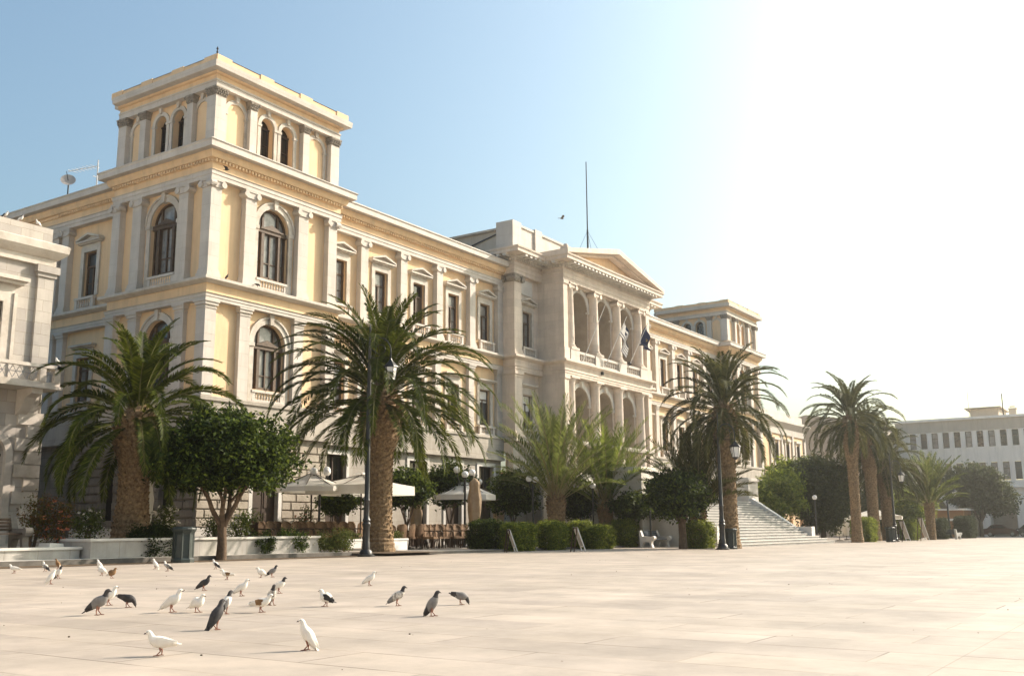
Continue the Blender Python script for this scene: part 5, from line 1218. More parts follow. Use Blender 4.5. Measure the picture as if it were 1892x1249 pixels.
# ================================================================== LAMPS
def street_lamp(label, loc, h, side, s=1.0):
    t = thing('street_lamp', label, 'street lamp', loc, side)
    b = MB(); k = s
    b.lathe(0,0,[(.34*k,0),(.34*k,.06),(.26*k,.1),(.24*k,.2),(.16*k,.28),(.15*k,.5),(.135*k,.55),(.13*k,1.1),(.15*k,1.14),(.17*k,1.24),(.13*k,1.3),(.16*k,1.38),(.12*k,1.46),(.105*k,1.55),(.10*k,2.1),(.12*k,2.14),(.1*k,2.2),(.085*k,h*.7),(.055*k,h-.4),(.06*k,h-.38),(.04*k,h-.3),(.03*k,h+.15),(.05*k,h+.2),(.008,h+.42)],14); b.build('post', MT['iron'], t, smooth=True)
    b = MB(); r = .42; pts = [(0,0,h-1.25)]+[(r-r*math.cos(a), 0, h-.72+r*1.35*math.sin(a)) for a in np.linspace(0, PI, 12)]+[(2*r,0,h-.95)]
    b.tube(pts, .03, 7); b.tube([(0,0,h-.95),(2*r,0,h-.95)], .018, 6)
    b.tube([(r+.2*math.cos(a), 0, h-.62+.2*math.sin(a)) for a in np.linspace(0, 2*PI, 14)], .014, 5); b.tube([(.1+.13*math.cos(a), 0, h-.78+.13*math.sin(a)) for a in np.linspace(0, 2*PI, 12)], .014, 5)
    b.build('arm', MT['iron'], t)
    X = 2*r; zt = h-1.0
    b = MB(); b.lathe(X,0,[(.03,zt+.02),(.06,zt-.04),(.1,zt-.1),(.3,zt-.3),(.31,zt-.33),(.27,zt-.35)],6); b.lathe(X,0,[(.17,zt-.86),(.19,zt-.84),(.12,zt-.9),(.03,zt-.98)],6)
    for i in range(6): a = 2*PI*i/6; b.bar((X+.275*math.cos(a), .275*math.sin(a), zt-.34), (X+.185*math.cos(a), .185*math.sin(a), zt-.85), .022)
    L_ = b.build('lantern', MT['iron'], t)
    b = MB(); b.lathe(X,0,[(.18,zt-.845),(.265,zt-.345)],6); b.build('glass', MT['lampglass'], L_)
RGT = math.atan2(-math.cos(YAW), math.sin(YAW))      # heading of image right
street_lamp('tall black street lamp with hooked arm in front of the thick scarred palm', gl(676,1028), 8.7, RGT)
street_lamp('black street lamp with lantern beside the left foot of the stairs', gl(1336,1015), 6.4, RGT)
street_lamp('far black street lamp beside the bins under the tall palms', gl(1655,1000), 6.6, RGT)
p = on(1755, 985, 22); street_lamp('farthest street lamp with white lantern over the low bushy palm', (p.x, 22, gz(p.x, 22)), 6.2, RGT)
def globe_lamp(label, loc, h, offs):
    t = thing('globe_lamp', label, 'globe lamp', loc, RGT); b = MB(); b.tube([(0,0,0),(0,0,h-.45)], .055, 8); b.lathe(0,0,[(.16,0),(.14,.08),(.08,.2),(.05,.3)],10)
    for dx, dy, dz in offs: b.tube([(0,0,h-.75),(dx*.6,dy*.6,h-.7),(dx,dy,h-.4+dz)], .025, 6); b.lathe(dx,dy,[(.05,h-.42+dz),(.08,h-.36+dz)],8)
    b.build('post', MT['iron'], t)
    for dx, dy, dz in offs: MB().sphere((dx,dy,h-.2+dz), .175, 18, 12).build('globe', MT['lampglass'], t, smooth=True)
def gp(px, Y, py, dz=0): p = on(px, py, Y); return (p.x, Y, .08), p.z-.08
l, h = gp(859, 31.0, 877); globe_lamp('triple globe lamp rising beside the open cream umbrella by the wicker chairs', l, h+.2, [(-.42,.1,.26),(.02,-.3,.0),(.36,.2,.12)])
l, h = gp(592, 33.2, 873); globe_lamp('triple globe lamp behind the two open cream umbrellas', l, h+.2, [(-.28,-.1,.06),(.3,0,.02),(.24,.3,.12)])
l, h = gp(884, 34.0, 890); globe_lamp('single globe lamp half hidden by the closed beige umbrella', l, h+.2, [(.05,0,0)])
l, h = gp(984, 31.0, 886); globe_lamp('globe lamp among the fronds of the left feathery palm', l, h+.2, [(-.2,0,.05),(.16,0,0)])
l, h = gp(1095, 28.8, 897); globe_lamp('single globe lamp between the two feathery palms', l, h+.2, [(0,0,0)])
l, h = gp(1200, 25.9, 907); globe_lamp('single globe lamp in the shade left of the dark round tree', l, h+.2, [(0,0,0)])
l, h = gp(1505, 23.6, 918); globe_lamp('single globe lamp against the dark tree mass right of the stairs', (l[0], 23.6, -.2), h+.45, [(0,0,0)])

# ================================================================== UMBRELLAS
def umbrella(label, loc, w, zt, drop, val, sq=True, group='open cream cafe umbrellas', n=8):
    t = thing('open_umbrella', label, 'umbrella', loc, rad(12)); b = MB(); N = 8
    R0 = [w/2*(1.0 if i % 2 == 0 else 1.0) for i in range(N)]
    def rim(i, f, z):
        a = 2*PI*(i+.5)/N if not sq else 0
        if sq:
            c = [(-1,-1),(0,-1),(1,-1),(1,0),(1,1),(0,1),(-1,1),(-1,0)][i % 8]; return (c[0]*w/2*f, c[1]*w/2*f, z)
        return (w/2*f*math.cos(a), w/2*f*math.sin(a), z)
    for i in range(N):
        for (f0, f1) in ((.12,.4),(.4,.7),(.7,1.0)):
            sag = lambda f, i: zt-drop*f-(.06*math.sin(PI*f) if True else 0)
            A, B_ = rim(i, f0, sag(f0, i)), rim(i+1, f0, sag(f0, i)); D, E_ = rim(i, f1, sag(f1, i)), rim(i+1, f1, sag(f1, i))
            b.quad(A, B_, E_, D)
        A, B_ = rim(i, 1, zt-drop), rim(i+1, 1, zt-drop); b.quad(A, B_, (B_[0]*1.005,B_[1]*1.005,zt-drop-val), (A[0]*1.005,A[1]*1.005,zt-drop-val))
        b.add([rim(i, .16, zt+.02-.1*.3), rim(i+1, .16, zt-.01), (0,0,zt+.12)], [(0,1,2)])
    b.build('canopy', MT['canvas'], t)
    b = MB(); b.tube([(0,0,0),(0,0,zt+.1)], .035, 8); b.lathe(0,0,[(.32,0),(.32,.1),(.06,.14)],12); b.build('pole', MT['darkwood'], t)
    b = MB()
    for i in range(N): q = rim(i, .98, zt-drop-.02); b.bar((0,0,zt-.02), q, .025); b.bar((0,0,zt-drop-.25), (q[0]*.55,q[1]*.55,zt-drop*.55-.06), .018)
    b.build('ribs', MT['darkwood'], t)
for px, Y, pyt, pye, w, val, sq, lab in ((577,33.6,872,896,3.3,.22,False,'leftmost open cream umbrella beside the clipped tree'), (668,32.4,876,893,3.7,.42,True,'square cream umbrella with deep valance behind the lamp post'), (858,33.0,886,911,3.4,.28,False,'open cream umbrella right of the thick palm, beside a closed one')):
    a = on(px, pyt, Y); e_ = on(px, pye, Y-w*.5); umbrella(lab, (a.x, Y, .1), w, a.z-.1, max(.35, a.z-e_.z), val, sq)
p = on(1600, 944, 26); umbrella('white umbrella between the trunks of the tall palms', (p.x+3, 26, -.3), 5.0, p.z+.6, .75, .3)
def closed_umbrella(label, loc, h, r, m='beigecanvas'):
    t = thing('closed_umbrella', label, 'umbrella', loc); b = MB(); N = 20; z0 = h*.2; prof = [(r*.55,z0),(r*.75,z0+.15*h),(r*.95,z0+.35*h),(r,z0+.5*h),(r*.72,h*.88),(r*.8,h*.9),(r*.7,h*.96),(r*.25,h*1.0),(.02,h*1.02)]
    vs = []
    for rr_, z in prof:
        for i in range(N): a = 2*PI*i/N; q = rr_*(1+.16*math.cos(5*a+z*1.2)); vs.append((q*math.cos(a), q*math.sin(a), z))
    b.add(vs, [(j*N+i, j*N+(i+1)%N, (j+1)*N+(i+1)%N, (j+1)*N+i) for j in range(len(prof)-1) for i in range(N)]); b.build('canopy', MT[m], t, smooth=True)
    b = MB(); b.tube([(0,0,0),(0,0,h)], .03, 7); b.lathe(0,0,[(.28,0),(.28,.08),(.05,.12)],10); b.build('pole', MT['darkwood'], t)
for px, Y, py, r, m, lab in ((877,30.6,885,.34,'beigecanvas','large closed beige umbrella standing right of the triple globe lamp'), (770,33.5,921,.3,'beigecanvas','closed beige umbrella just right of the thick palm trunk'), (922,34.2,922,.32,'beigecanvas','closed beige umbrella behind the round dark terrace tree'), (270,32.9,880,.3,'taupe','closed grey umbrella between the stout palm and the dark opening')):
    p = on(px, py, Y); closed_umbrella(lab, (p.x, Y, .1), p.z-.1, r, m)
for px, Y, lab in ((1549,27.0,'first of two pale closed umbrellas right of the stairs'), (1562,27.5,'second of two pale closed umbrellas right of the stairs')):
    p = on(px, 958, Y); closed_umbrella(lab, (p.x, Y, -.25), p.z+.3, .38, 'canvas')

# ================================================================== WICKER CHAIRS
def chair_meshes():
    m = {}
    b = MB(); N = 10; pts = []
    for k in range(9):      # curved, round-shouldered back (outside = +y)
        f = k/8; z = .44+.48*f; hw = .25*(1-.35*max(0, f-.72)**1.2/.28**1.2*.9)
        pts.append([(hw*(2*i/N-1), .21+.05*f-.07*(2*i/N-1)**2, z-(.05*(2*i/N-1)**4 if k == 8 else 0)) for i in range(N+1)])
    for s_ in (0, .025):
        for r0_, r1_ in zip(pts, pts[1:]):
            for i in range(N): q = [r0_[i], r0_[i+1], r1_[i+1], r1_[i]]; b.quad(*[(x, y+s_, z) for x, y, z in q])
    top = pts[-1]; b.tube([(x, y+.012, z) for x, y, z in top], .018, 5); b.tube([(r[0][0], r[0][1]+.012, r[0][2]) for r in pts], .018, 5); b.tube([(r[-1][0], r[-1][1]+.012, r[-1][2]) for r in pts], .018, 5)
    m['backrest'] = b.mesh('backrest', MT['wicker'])
    b = MB(); b.box(-.24,.24,-.24,.22,.40,.45); b.box(-.25,.25,-.25,.23,.37,.40); m['seat'] = b.mesh('seat', MT['wicker'])
    for s in (-1, 1):
        b = MB(); b.tube([(s*.24,.2,.68),(s*.27,.05,.67),(s*.27,-.16,.66),(s*.26,-.22,.6),(s*.235,-.22,.42)], .02, 6); m['arm%d' % s] = b.mesh('arm', MT['wicker_leg'])
        for q, yy_ in ((0, .2), (1, -.22)):
            b = MB(); b.tube([(s*.22,yy_,.42),(s*.23,yy_+(.04 if q == 0 else -.02),0)], .02, 6); b.tube([(s*.22,yy_,.22),(s*.16,yy_,.38)], .01, 4); m['leg%d%d' % (s, q)] = b.mesh('leg', MT['wicker_leg'])
    return m
CM = chair_meshes(); c0 = None
def chair(label, loc, rz, group):
    global c0
    if c0 is None:
        c0 = thing('wicker_chair', label, 'chair', loc, rz, group); c0.scale = (1.15, 1.15, 1.22)
        for k, me in CM.items(): link(''.join(ch for ch in k if ch.isalpha()), me, c0)
        return c0
    c = copy_tree(c0, None, loc, rz); tag(c, label, 'chair', group); return c
rr = random.Random(8)
rows = [('the front row left of the thick palm', 31.9, 474, 662, 15, 0), ('the back row left of the thick palm', 33.4, 462, 660, 15, PI),
        ('the front row right of the thick palm', 30.0, 792, 880, 15.5, 0), ('the middle row right of the thick palm', 31.2, 737, 880, 14.5, PI), ('the back row right of the thick palm', 32.3, 728, 872, 14.5, .2)]
for nm, Y, a, bb, st_, rz in rows:
    px = a; k = 0
    while px <= bb:
        p = on(px, 1000, Y); chair('brown wicker chair, %s from the left in %s' % (ORD[k], nm), (p.x+rr.uniform(-.06,.06), Y+rr.uniform(-.14,.14), .222 if 'left of' in nm else .092), rz+rr.uniform(-.35,.35), 'wicker chairs on the cafe terrace'); px += st_*rr.uniform(.92,1.1); k += 1

# ================================================================== BINS, BENCHES, BOARDS
def bin_(label, loc, s=1.0):
    t = thing('litter_bin', label, 'litter bin', loc); b = MB(); n = 8
    b.lathe(0,0,[(.36*s,0),(.36*s,.1*s),(.31*s,.16*s),(.30*s,.88*s),(.33*s,.93*s),(.38*s,1.0*s),(.38*s,1.08*s),(.33*s,1.12*s),(.26*s,1.12*s),(.25*s,.7*s)], n)
    for i in range(n): a = 2*PI*i/n; b.bar((.305*s*math.cos(a), .305*s*math.sin(a), .14*s), (.3*s*math.cos(a), .3*s*math.sin(a), .95*s), .05)
    b.build('body', MT['binm'], t)
    b = MB(); b.lathe(0,0,[(.385*s,1.02*s),(.395*s,1.05*s),(.385*s,1.08*s)],16); b.build('rim', MT['binm'], t)
bin_('dark green fluted litter bin beside the round bush', gl(337,1039))
bin_('dark litter bin at the foot of the second street lamp', gl(1351,1014), .92)
bin_('dark litter bin under the tall palms at the far right', gl(1646,1001))
def bench_mesh():
    m = {}
    for s in (-1, 1):
        b = MB(); tr = MB(lambda a, bb, z: (bb, a, z)); x0, x1 = (-1.0, -.8) if s < 0 else (.8, 1.0)
        tr.prism([(-.38,0),(-.18,0),(-.22,.12),(-.14,.3),(.2,.3),(.3,.08),(.3,0),(.42,0),(.46,.5),(.5,.92),(.4,.95),(.28,.62),(-.2,.6),(-.42,.62),(-.5,.52),(-.44,.4),(-.32,.36),(-.3,.2)], x0, x1)
        n = 12; tr.prism([(-.4+.11*math.cos(2*PI*i/n), .53+.11*math.sin(2*PI*i/n)) for i in range(n)], x0-.02, x1+.02); b.add(tr.v, tr.f); m['end%d' % s] = b.mesh('end', MT['marble'])
    b = MB()
    for k in range(5): b.box(-.82,.82,-.3+k*.115,-.21+k*.115,.44,.475)
    m['seat'] = b.mesh('seat', MT['slate'])
    b = MB()
    for k in range(4): b.box(-.85,.85,.3+.03*k,.335+.03*k,.54+k*.1,.62+k*.1)
    m['backrest'] = b.mesh('backrest', MT['slate']); return m
BMm = bench_mesh()
def bench(label, loc, rz, dark=False):
    t = thing('slatted_bench' if dark else 'marble_bench', label, 'bench', loc, rz, None if dark else 'slatted benches with marble ends')
    for k, me in BMm.items():
        if dark: me = me.copy(); me.materials[0] = MT['darkwood' if k[0] != 'e' else 'kerb']
        link(''.join(c for c in k if c.isalpha()), me, t)
p = G(1222,1011); bench('slatted bench with white scroll marble ends right of the square hedge', (p.x, p.y+.35, p.z), rad(-4))
p = on(6, 990, 30.5); bench('dark slatted bench at the left edge before the stone house', (p.x-.9, 29.6, .47), 0, True)
p = G(1763,996); bench('far pale bench at the right before the dark hedges', (p.x, p.y+.4, p.z), rad(70))
t = thing('marble_bench_end', 'lone scroll topped white marble bench end by the left kerb', 'bench end', gl(92,1042), rad(20))
b = MB(); tr = MB(lambda a, bb, z: (bb, a, z)); n = 14; tr.prism([(-.12,0),(.12,0),(.1,.4),(-.1,.4)], -.13, .13); b.add(tr.v, tr.f); b.build('stem', MT['marble'], t)
b = MB(); tr = MB(lambda a, bb, z: (a, bb, z)); b.prism([(-.28,.38),(.28,.4),(.33,.5),(.3,.62),(-.3,.64),(-.33,.52)], -.2, .2); b.build('scroll', MT['marble'], t)
def board(label, loc, rz, h=1.05, w=.5, dark=False):
    t = thing('sandwich_board', label, 'sandwich board', loc, rz)
    for s in (-1, 1):
        R_ = Matrix.Rotation(s*rad(-20 if s < 0 else -9), 3, 'X'); b = MB()
        def bx(*a):
            q = MB(); q.box(*a); b.add([tuple(R_@Vector((x, y, z-h))+Vector((0,0,h))) for x, y, z in q.v], q.f)
        bx(-w/2,-w/2+.05,-.02,.02,-.03,h+.02); bx(w/2-.05,w/2,-.02,.02,-.03,h+.02); bx(-w/2,w/2,-.02,.02,h-.05,h); bx(-w/2,w/2,-.02,.02,.16,.22); f = b.build('frame' if s < 0 else 'rear_legs', MT['white'] if s < 0 else MT['wicker_leg'], t)
        if s < 0: b = MB(); bx(-w/2+.04,w/2-.04,-.012,.012,.2,h-.04); b.build('panel', MT['board'], f)
board('pale leaning menu board before the clipped hedges', gl(1064,1019), rad(231), 1.1, .5)
board('tall pale menu board right of the forked tree near the stairs', gl(1279,1011), rad(235), 1.35, .5)
board('narrow pale board right of the bins under the tall palms', gl(1668,1001), rad(233), 1.6, .5)
board('pale board leaning among the hedges before the low bushy palm', gl(1703,999), rad(238), 1.9, .45)
board('small grey easel board between the two left hedges', gl(940,1020), rad(231), 1.0, .4)

# ================================================================== CARS
def car(label, loc, rz, m):
    t = thing('parked_car', label, 'car', loc, rz); b = MB()
    side = [(-2.0,.35),(-2.02,.7),(-1.95,.95),(-1.55,1.0),(-1.1,1.40),(-.5,1.47),(.1,1.44),(.75,1.02),(1.55,.88),(1.92,.72),(2.0,.5),(1.98,.28),(-1.95,.26)]
    n = len(side); vs = []
    for y, k in ((-.84,0),(-.80,1),(.80,1),(.84,0)):
        for x, z in side:
            tp = max(0, (z-.95)/.5); w = y*(1-.16*tp); vs.append((x, w, z if k == 0 else z+(.0 if z < 1 else .02)))
    fs = [tuple(range(n)), tuple(range(4*n-1, 3*n-1, -1))]+[(j*n+i, j*n+(i+1)%n, (j+1)*n+(i+1)%n, (j+1)*n+i) for j in range(3) for i in range(n)]
    b.add(vs, fs); b.build('body', m, t)
    b = MB()
    for s in (-1, 1):
        q = lambda x, z: (x, s*(.84*(1-.16*max(0,(z-.95)/.5))+.012), z)
        b.quad(q(-1.4,1.02), q(-.45,1.02), q(-.45,1.39), q(-1.05,1.36)); b.quad(q(-.38,1.02), q(.6,1.02), q(.08,1.38), q(-.38,1.39))
    b.quad((.18,-.68,1.41),(.18,.68,1.41),(.78,.76,1.04),(.78,-.76,1.04)); b.quad((-1.13,-.68,1.39),(-1.13,.68,1.39),(-1.56,.76,1.03),(-1.56,-.76,1.03)); b.build('windows', MT['panedark'], t)
    for x in (-1.25, 1.28):
        for s in (-1, 1):
            wl = MB(); N = 18; wl.prism([(x+.31*math.cos(2*PI*i/N), .31+.31*math.sin(2*PI*i/N)) for i in range(N)], s*.7-.1, s*.7+.16 if s > 0 else s*.7+.1)
            o = wl.build('wheel', MT['rubber'], t); wl = MB(); wl.prism([(x+.19*math.cos(2*PI*i/N), .31+.19*math.sin(2*PI*i/N)) for i in range(N)], s*.87-.01, s*.87+.01); wl.build('rim', MT['chrome'], o)
    for s in (-1, 1):
        b = MB(); b.sphere((1.86, s*.62, .7), .13, 8, 6, .7, 1.1, .8); b.build('headlight', MT['lampglass'], t); b = MB(); b.box(-2.03,-1.96,s*.66-.12,s*.66+.12,.72,.9); b.build('tail_light', MT['carred'], t)
p = on(1852, 985, 22.5); q = ray(1852, 990); k = 141/q.x
car('dark red hatchback parked before the white arcade building', (141, q.y*k, gz(141, 19)+.03), -PI/2, MT['carred'])
q = ray(1893, 990); k = 141.5/q.x; car('black car cut by the right edge of the picture', (141.5, q.y*k-1.2, gz(141, 17)+.03), -PI/2, MT['cardark'])

# ================================================================== PIGEONS
POSE = {
 'stand': [(-.185,.045,.006,.020),(-.14,.075,.012,.034),(-.085,.105,.032,.046),(-.03,.135,.052,.058),(.025,.158,.056,.058),(.062,.19,.043,.042),(.075,.225,.027,.028),(.084,.252,.024,.025),(.104,.262,.022,.022),(.122,.258,.010,.011)],
 'up':    [(-.135,.012,.006,.022),(-.11,.04,.012,.034),(-.07,.085,.032,.046),(-.03,.128,.05,.058),(.005,.168,.053,.056),(.03,.208,.042,.042),(.04,.243,.027,.028),(.05,.270,.024,.025),(.07,.282,.022,.022),(.088,.279,.010,.011)],
 'walk':  [(-.22,.115,.006,.026),(-.165,.118,.012,.034),(-.105,.120,.032,.042),(-.04,.125,.054,.056),(.025,.135,.058,.058),(.07,.155,.046,.044),(.094,.188,.028,.030),(.108,.213,.024,.025),(.128,.222,.022,.022),(.146,.216,.010,.011)],
 'peck':  [(-.20,.165,.006,.026),(-.15,.155,.012,.034),(-.095,.143,.032,.042),(-.04,.130,.054,.056),(.02,.122,.056,.056),(.065,.104,.042,.042),(.088,.078,.027,.028),(.098,.055,.023,.024),(.106,.038,.020,.020),(.112,.022,.010,.010)],
 'puff':  [(-.15,.07,.006,.026),(-.11,.085,.018,.036),(-.07,.105,.046,.056),(-.02,.125,.066,.070),(.03,.14,.066,.068),(.06,.168,.046,.046),(.07,.196,.030,.030),(.08,.216,.026,.026),(.098,.222,.022,.022),(.116,.216,.010,.011)],
}
def loft(sp, n=14, ring=None):
    P = [Vector((x, 0, z)) for x, z, _, _ in sp]; vs = []; m = len(sp)
    for j, (x, z, ry, rz) in enumerate(sp):
        d = (P[min(j+1, m-1)]-P[max(j-1, 0)]).normalized(); nrm = Vector((-d.z, 0, d.x))
        for i in range(n): a = 2*PI*i/n; q = P[j]+nrm*(rz*math.sin(a))+Vector((0, ry*math.cos(a), 0)); vs.append(tuple(q))
    fs = [(j*n+i, j*n+(i+1)%n, (j+1)*n+(i+1)%n, (j+1)*n+i) for j in range(m-1) for i in range(n)]+[tuple(range(n-1,-1,-1)), tuple(range((m-1)*n, m*n))]
    return vs, fs, n
PM = {}
def subdiv(sp, k=3):
    out = []; n = len(sp)
    for i in range(n-1):
        p0, p1, p2, p3 = sp[max(i-1,0)], sp[i], sp[i+1], sp[min(i+2,n-1)]
        for j in range(k):
            t = j/k; out.append(tuple(.5*((2*b_)+(-a_+c_)*t+(2*a_-5*b_+4*c_-d_)*t*t+(-a_+3*b_-3*c_+d_)*t**3) for a_, b_, c_, d_ in zip(p0,p1,p2,p3)))
    return out+[sp[-1]]
def pig_mesh(pose, body, head, wing, tail):
    key = (pose, body, head, wing, tail)
    if key in PM: return PM[key]
    sp0 = [(x*(.80 if x < 0 else .92), z, ry, rz) for x, z, ry, rz in POSE[pose]]; sp = subdiv(sp0); m = {}
    b = MB(); vs, fs, n = loft(sp); b.add(vs, fs); 
    for i in range(len(sp)-1):
        c = 2 if i < 5 else (1 if i >= 16 else 0)
        for q in range(n): b.mi[i*n+q] = c
    b.mi[-1] = 1; b.mi[-2] = 2
    # flat fan of tail feathers
    x0, z0 = sp0[1][:2]; x1, z1 = sp0[0][:2]; dx, dz = x1-x0, z1-z0; L_ = math.hypot(dx, dz); dx /= L_; dz /= L_; b.cur = 2
    for k in range(-2, 3):
        y = k*.013; e = .03; b.add([(x0,y*.6-.008,z0+.006),(x0,y*.6+.008,z0+.006),(x1+dx*e,y*1.35+.011,z1+dz*e+.002*k),(x1+dx*e,y*1.35-.011,z1+dz*e+.002*k),(x0,y*.6-.008,z0-.006),(x0,y*.6+.008,z0-.006),(x1+dx*e,y*1.35+.011,z1+dz*e-.004+.002*k),(x1+dx*e,y*1.35-.011,z1+dz*e-.004+.002*k)],[(0,1,2,3),(7,6,5,4),(0,3,7,4),(1,5,6,2),(3,2,6,7)])
    b.cur = 0
    m['body'] = b.mesh('body', [MT[body], MT[head], MT[tail]], True)
    for s in (-1, 1):
        # folded wing: thin shell lying on the flank from shoulder to tail
        a = sp0[4]; k1 = sp0[3]; k2 = sp0[2]; tip = sp0[1]; W_ = []
        for (x, z, ry, rz), hh, th, off in ((a,.028,.006,.9),(k1,.043,.013,1.0),(k2,.034,.012,1.12),(tip,.020,.008,1.9),((tip[0]+(sp0[0][0]-tip[0])*.75, tip[1]+(sp0[0][1]-tip[1])*.75+.012, .02, .01),.005,.003,1.0)):
            W_.append((x, s*ry*off*.93, z+.010, hh, th))
        b = MB(); vs = []; n = 10
        for x, y, z, hh, th in W_:
            for i in range(n): t_ = 2*PI*i/n; vs.append((x-.25*hh*math.sin(t_), y+th*math.cos(t_), z+hh*math.sin(t_)))
        b.add(vs, [(j*n+i, j*n+(i+1)%n, (j+1)*n+(i+1)%n, (j+1)*n+i) for j in range(4) for i in range(n)]+[tuple(range(n)), tuple(range(4*n,5*n))]); b.mi = [1 if 20 <= q_ < 40 or q_ == 41 else 0 for q_ in range(len(b.mi))]; m['wing%d' % s] = b.mesh('wing', [MT[wing], MT[tail]], True)
        b = MB(); hx, hz = sp0[3][0]+.02, sp0[3][1]-.045; fx = hx+.005+s*.014
        b.tube([(hx,s*.024,hz+.02),(hx-.012,s*.026,hz*.55),(fx,s*.028,.012),(fx+.004,s*.028,.006)], [.014,.007,.0055,.006], 7)
        for dx_, dy_ in ((.036,.004),(.03,.02),(.03,-.016),(-.022,0)): b.tube([(fx,s*.028,.007),(fx+dx_,s*.028+dy_,.004)], [.005,.003], 5)
        m['leg%d' % s] = b.mesh('leg', MT['foot'])
    hd = sp0[-2]; bk = sp0[-1]; pv = sp0[-3]; dx, dz = bk[0]-hd[0], bk[1]-hd[1]; L_ = math.hypot(dx, dz)
    b = MB(); b.tube([(bk[0]-.004, 0, bk[1]), (bk[0]+dx/L_*.012, 0, bk[1]+dz/L_*.012), (bk[0]+dx/L_*.024, 0, bk[1]+dz/L_*.024-.004)], [.008,.006,.002], 7); m['beak'] = b.mesh('beak', MT['beak'])
    b = MB(); 
    for s in (-1, 1): b.sphere((hd[0]+.002, s*hd[2]*.95, hd[1]+.005), .0045, 7, 5)
    m['eyes'] = b.mesh('eyes', MT['beak'])
    PM[key] = m; return m
COL = {'white': ('feather_w',)*4, 'dark': ('feather_d','feather_d','feather_d','feather_d'), 'grey': ('feather_g','feather_d','feather_g','feather_d'),
       'pied': ('feather_w','feather_w','feather_d','feather_d'), 'piedgrey': ('feather_p','feather_w','feather_g','feather_d'), 'tan': ('feather_w','feather_w','feather_b','feather_w'),
       'brown': ('feather_b','feather_b','feather_b','feather_w'), 'speck': ('feather_p','feather_d','feather_p','feather_g'), 'darkhead': ('feather_w','feather_d','feather_g','feather_d'), 'whitetail': ('feather_w','feather_w','feather_w','feather_d'),
       'cap': ('feather_w','feather_d','feather_w','feather_g')}
def pigeon(label, loc, pose, col, hd, s=1.0, group='pigeons on the plaza'):
    t = thing('pigeon', label, 'pigeon', loc, hd, group); t.scale = (s, s, s)
    for k, me in pig_mesh(pose, *COL[col]).items(): link(''.join(c for c in k if c.isalpha()), me, t)
RT, LT = RGT, RGT+PI
PG = [(25,1059,'walk','white',LT,'white pigeon nearest the left edge, walking left'), (83,1056,'stand','piedgrey',LT-.4,'mottled pigeon with white head just right of the marble bench end'), (106,1051,'up','brown',LT+.3,'brownish pigeon behind the white pair near the left kerb'),
 (94,1079,'up','white',RT+.5,'white pigeon seen from behind, front one of the left pair'), (108,1069,'up','cap',RT-.2,'pale pigeon facing right beside the front white one at left'), (183,1053,'up','white',LT+.2,'upright white pigeon behind a puffed white one by the kerb'),
 (188,1063,'puff','white',LT,'puffed white pigeon beside the brown one near the kerb'), (206,1068,'puff','brown',RT,'hunched brown and white pigeon near the kerb'), (286,1051,'up','white',LT,'white pigeon in front of the round dark bush'), (309,1055,'stand','piedgrey',LT,'grey pigeon with white head before the litter bin'),
 (201,1118,'stand','whitetail',RT,'white pigeon with dark tail behind the dark upright one'), (182,1136,'stand','grey',RT,'large dark grey upright pigeon at the left with tail on the ground'), (237,1122,'peck','dark',RT,'dark pigeon pecking at the ground'), (318,1131,'stand','white',RT,'tall white pigeon with grey tail tip facing right'),
 (364,1131,'puff','white',RT-.3,'round white pigeon right of the tall white one'), (398,1051,'stand','pied',LT-.3,'white pigeon with dark wing near the forked tree'), (418,1071,'walk','tan',LT,'white pigeon with tan wing and white tail'), (377,1091,'stand','dark',RT,'dark pigeon standing alone behind the white ones'),
 (482,1067,'puff','white',LT+.3,'puffed white pigeon beside a dark one facing right'), (503,1066,'stand','grey',RT,'dark pigeon facing right beside the puffed white one'), (446,1101,'stand','white',RT,'sleek white pigeon leaning forward to the right'), (418,1134,'up','darkhead',RT+.9,'dark headed pigeon with white back behind the black one'),
 (400,1163,'up','dark',RT+.9,'black upright pigeon, foremost of the middle group'), (502,1118,'up','speck',RT-.9,'speckled pigeon with dark head in the tight group of three'), (516,1096,'stand','cap',RT,'pale pigeon with dark cap at the back of the group of three'), (484,1131,'walk','tan',RT,'white pigeon with tan patches bending forward in the group of three'),
 (293,1211,'walk','white',LT,'white pigeon with horizontal body, foremost at the left'), (566,1201,'up','white',LT,'white upright pigeon, foremost in the middle'), (602,1120,'puff','pied',LT-.2,'white pigeon with black wing and tail facing left'), (683,1082,'stand','white',RT,'pale pigeon alone in the middle distance'),
 (735,1119,'stand','speck',RT,'speckled pale pigeon with dark head facing right'), (800,1138,'up','grey',RT-.25,'grey pigeon with dark neck standing upright, rightmost but one'), (853,1117,'peck','grey',RT,'brownish grey pigeon pecking, rightmost on the plaza')]
SC = {566: .83, 293: .80, 400: .98, 182: 1.06, 800: .95, 318: .98}
for px, py, pose, col, hd, lab in PG:
    p = G(px, py); pigeon(lab, p, pose, col, hd, SC.get(px, .90))
for px, lab, col, hd in ((11,'pied pigeon on the stone house parapet, leftmost','pied',RT), (40,'white pigeon on the stone house parapet between two others','white',RT), (73,'white pigeon on the stone house parapet, nearest its corner','white',LT+1)):
    p = on(px, 400, NY+.2); pigeon(lab, (p.x, NY+.25, 11.985), 'stand', col, hd, .95, 'pigeons on the buildings')
pigeon('white pigeon on the balcony corner of the stone house', (20.6, NY-.88, 6.745), 'up', 'white', LT, 1.1, 'pigeons on the buildings')
pigeon('dark pigeon on the ledge at the foot of the corner pilaster', (31.1, 36.78, 12.6), 'up', 'dark', RT, .9, 'pigeons on the buildings')
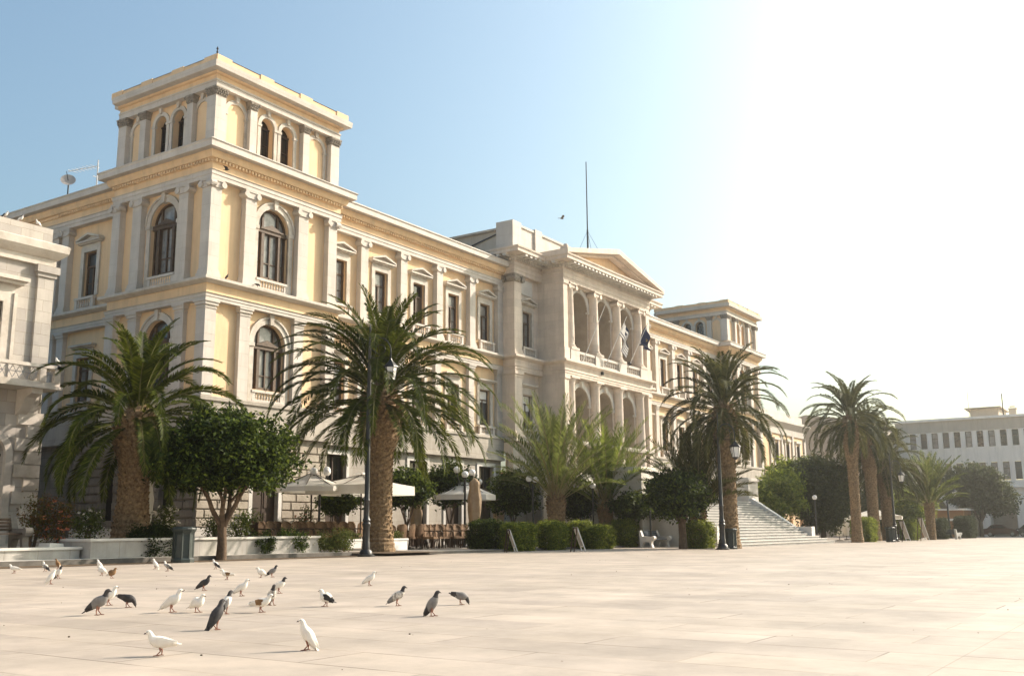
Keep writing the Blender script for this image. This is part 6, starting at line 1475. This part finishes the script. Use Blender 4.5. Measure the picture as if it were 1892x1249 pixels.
pigeon('dark pigeon bending on the ledge beside the arched window', (33.0, 36.75, 12.6), 'peck', 'dark', RT, .95, 'pigeons on the buildings')
def flying(label, loc, hd, col, s=1.0):
    t = thing('flying_pigeon', label, 'pigeon', loc, hd, 'pigeons in flight'); t.scale = (s, s, s); b = MB()
    sp = subdiv([(-.19,0,.03,.004),(-.12,0,.02,.016),(-.05,0,.045,.045),(.03,0,.05,.05),(.09,.012,.03,.03),(.125,.018,.022,.022),(.15,.015,.006,.007)]); vs, fs, n = loft(sp); b.add(vs, fs); b.build('body', MT[COL[col][0]], t, smooth=True)
    for sg in (-1, 1):
        b = MB(); pr = [(0,.03,.02,.075),(.02,.14,.07,.08),(-.01,.25,.10,.075),(-.08,.36,.10,.03)]; vs = []
        for x, y, z, c in pr:
            for dx, dz in ((c,.0),(0,.012),(-c*1.2,0),(0,-.004)): vs.append((x+dx, sg*y, z+dz))
        b.add(vs, [(j*4+i, j*4+(i+1)%4, (j+1)*4+(i+1)%4, (j+1)*4+i) for j in range(3) for i in range(4)]+[(12,13,14,15)]); b.build('wing', MT[COL[col][2]], t)
flying('dark pigeon flying past the cornice of the left tower', on(419,314,36.2), RT, 'dark', .85)
flying('small grey pigeon flying above the left side of the roof', on(1038,404,30), RT+.4, 'grey', 1.0)
flying('white pigeon flying before the trunk of the palm by the stairs', on(1366,895,22.6), LT, 'white', 1.5)

# ================================================================== AIR
hz = MB(); hz.box(-404, 404, -404, 404, -3.2, 34.5)
hm = bpy.data.materials.new('haze'); hm.use_nodes = True; nt = hm.node_tree
for n_ in list(nt.nodes):
    if n_.type == 'BSDF_PRINCIPLED': nt.nodes.remove(n_)
pv = nt.nodes.new('ShaderNodeVolumePrincipled'); pv.inputs['Density'].default_value = .00062; pv.inputs['Anisotropy'].default_value = .82; pv.inputs['Color'].default_value = (.96,.93,.88,1)
nt.links.new(pv.outputs[0], nt.nodes['Material Output'].inputs['Volume'])
tag(hz.build('haze', hm), 'thin bright summer haze over the whole plaza', 'haze', kind='stuff')
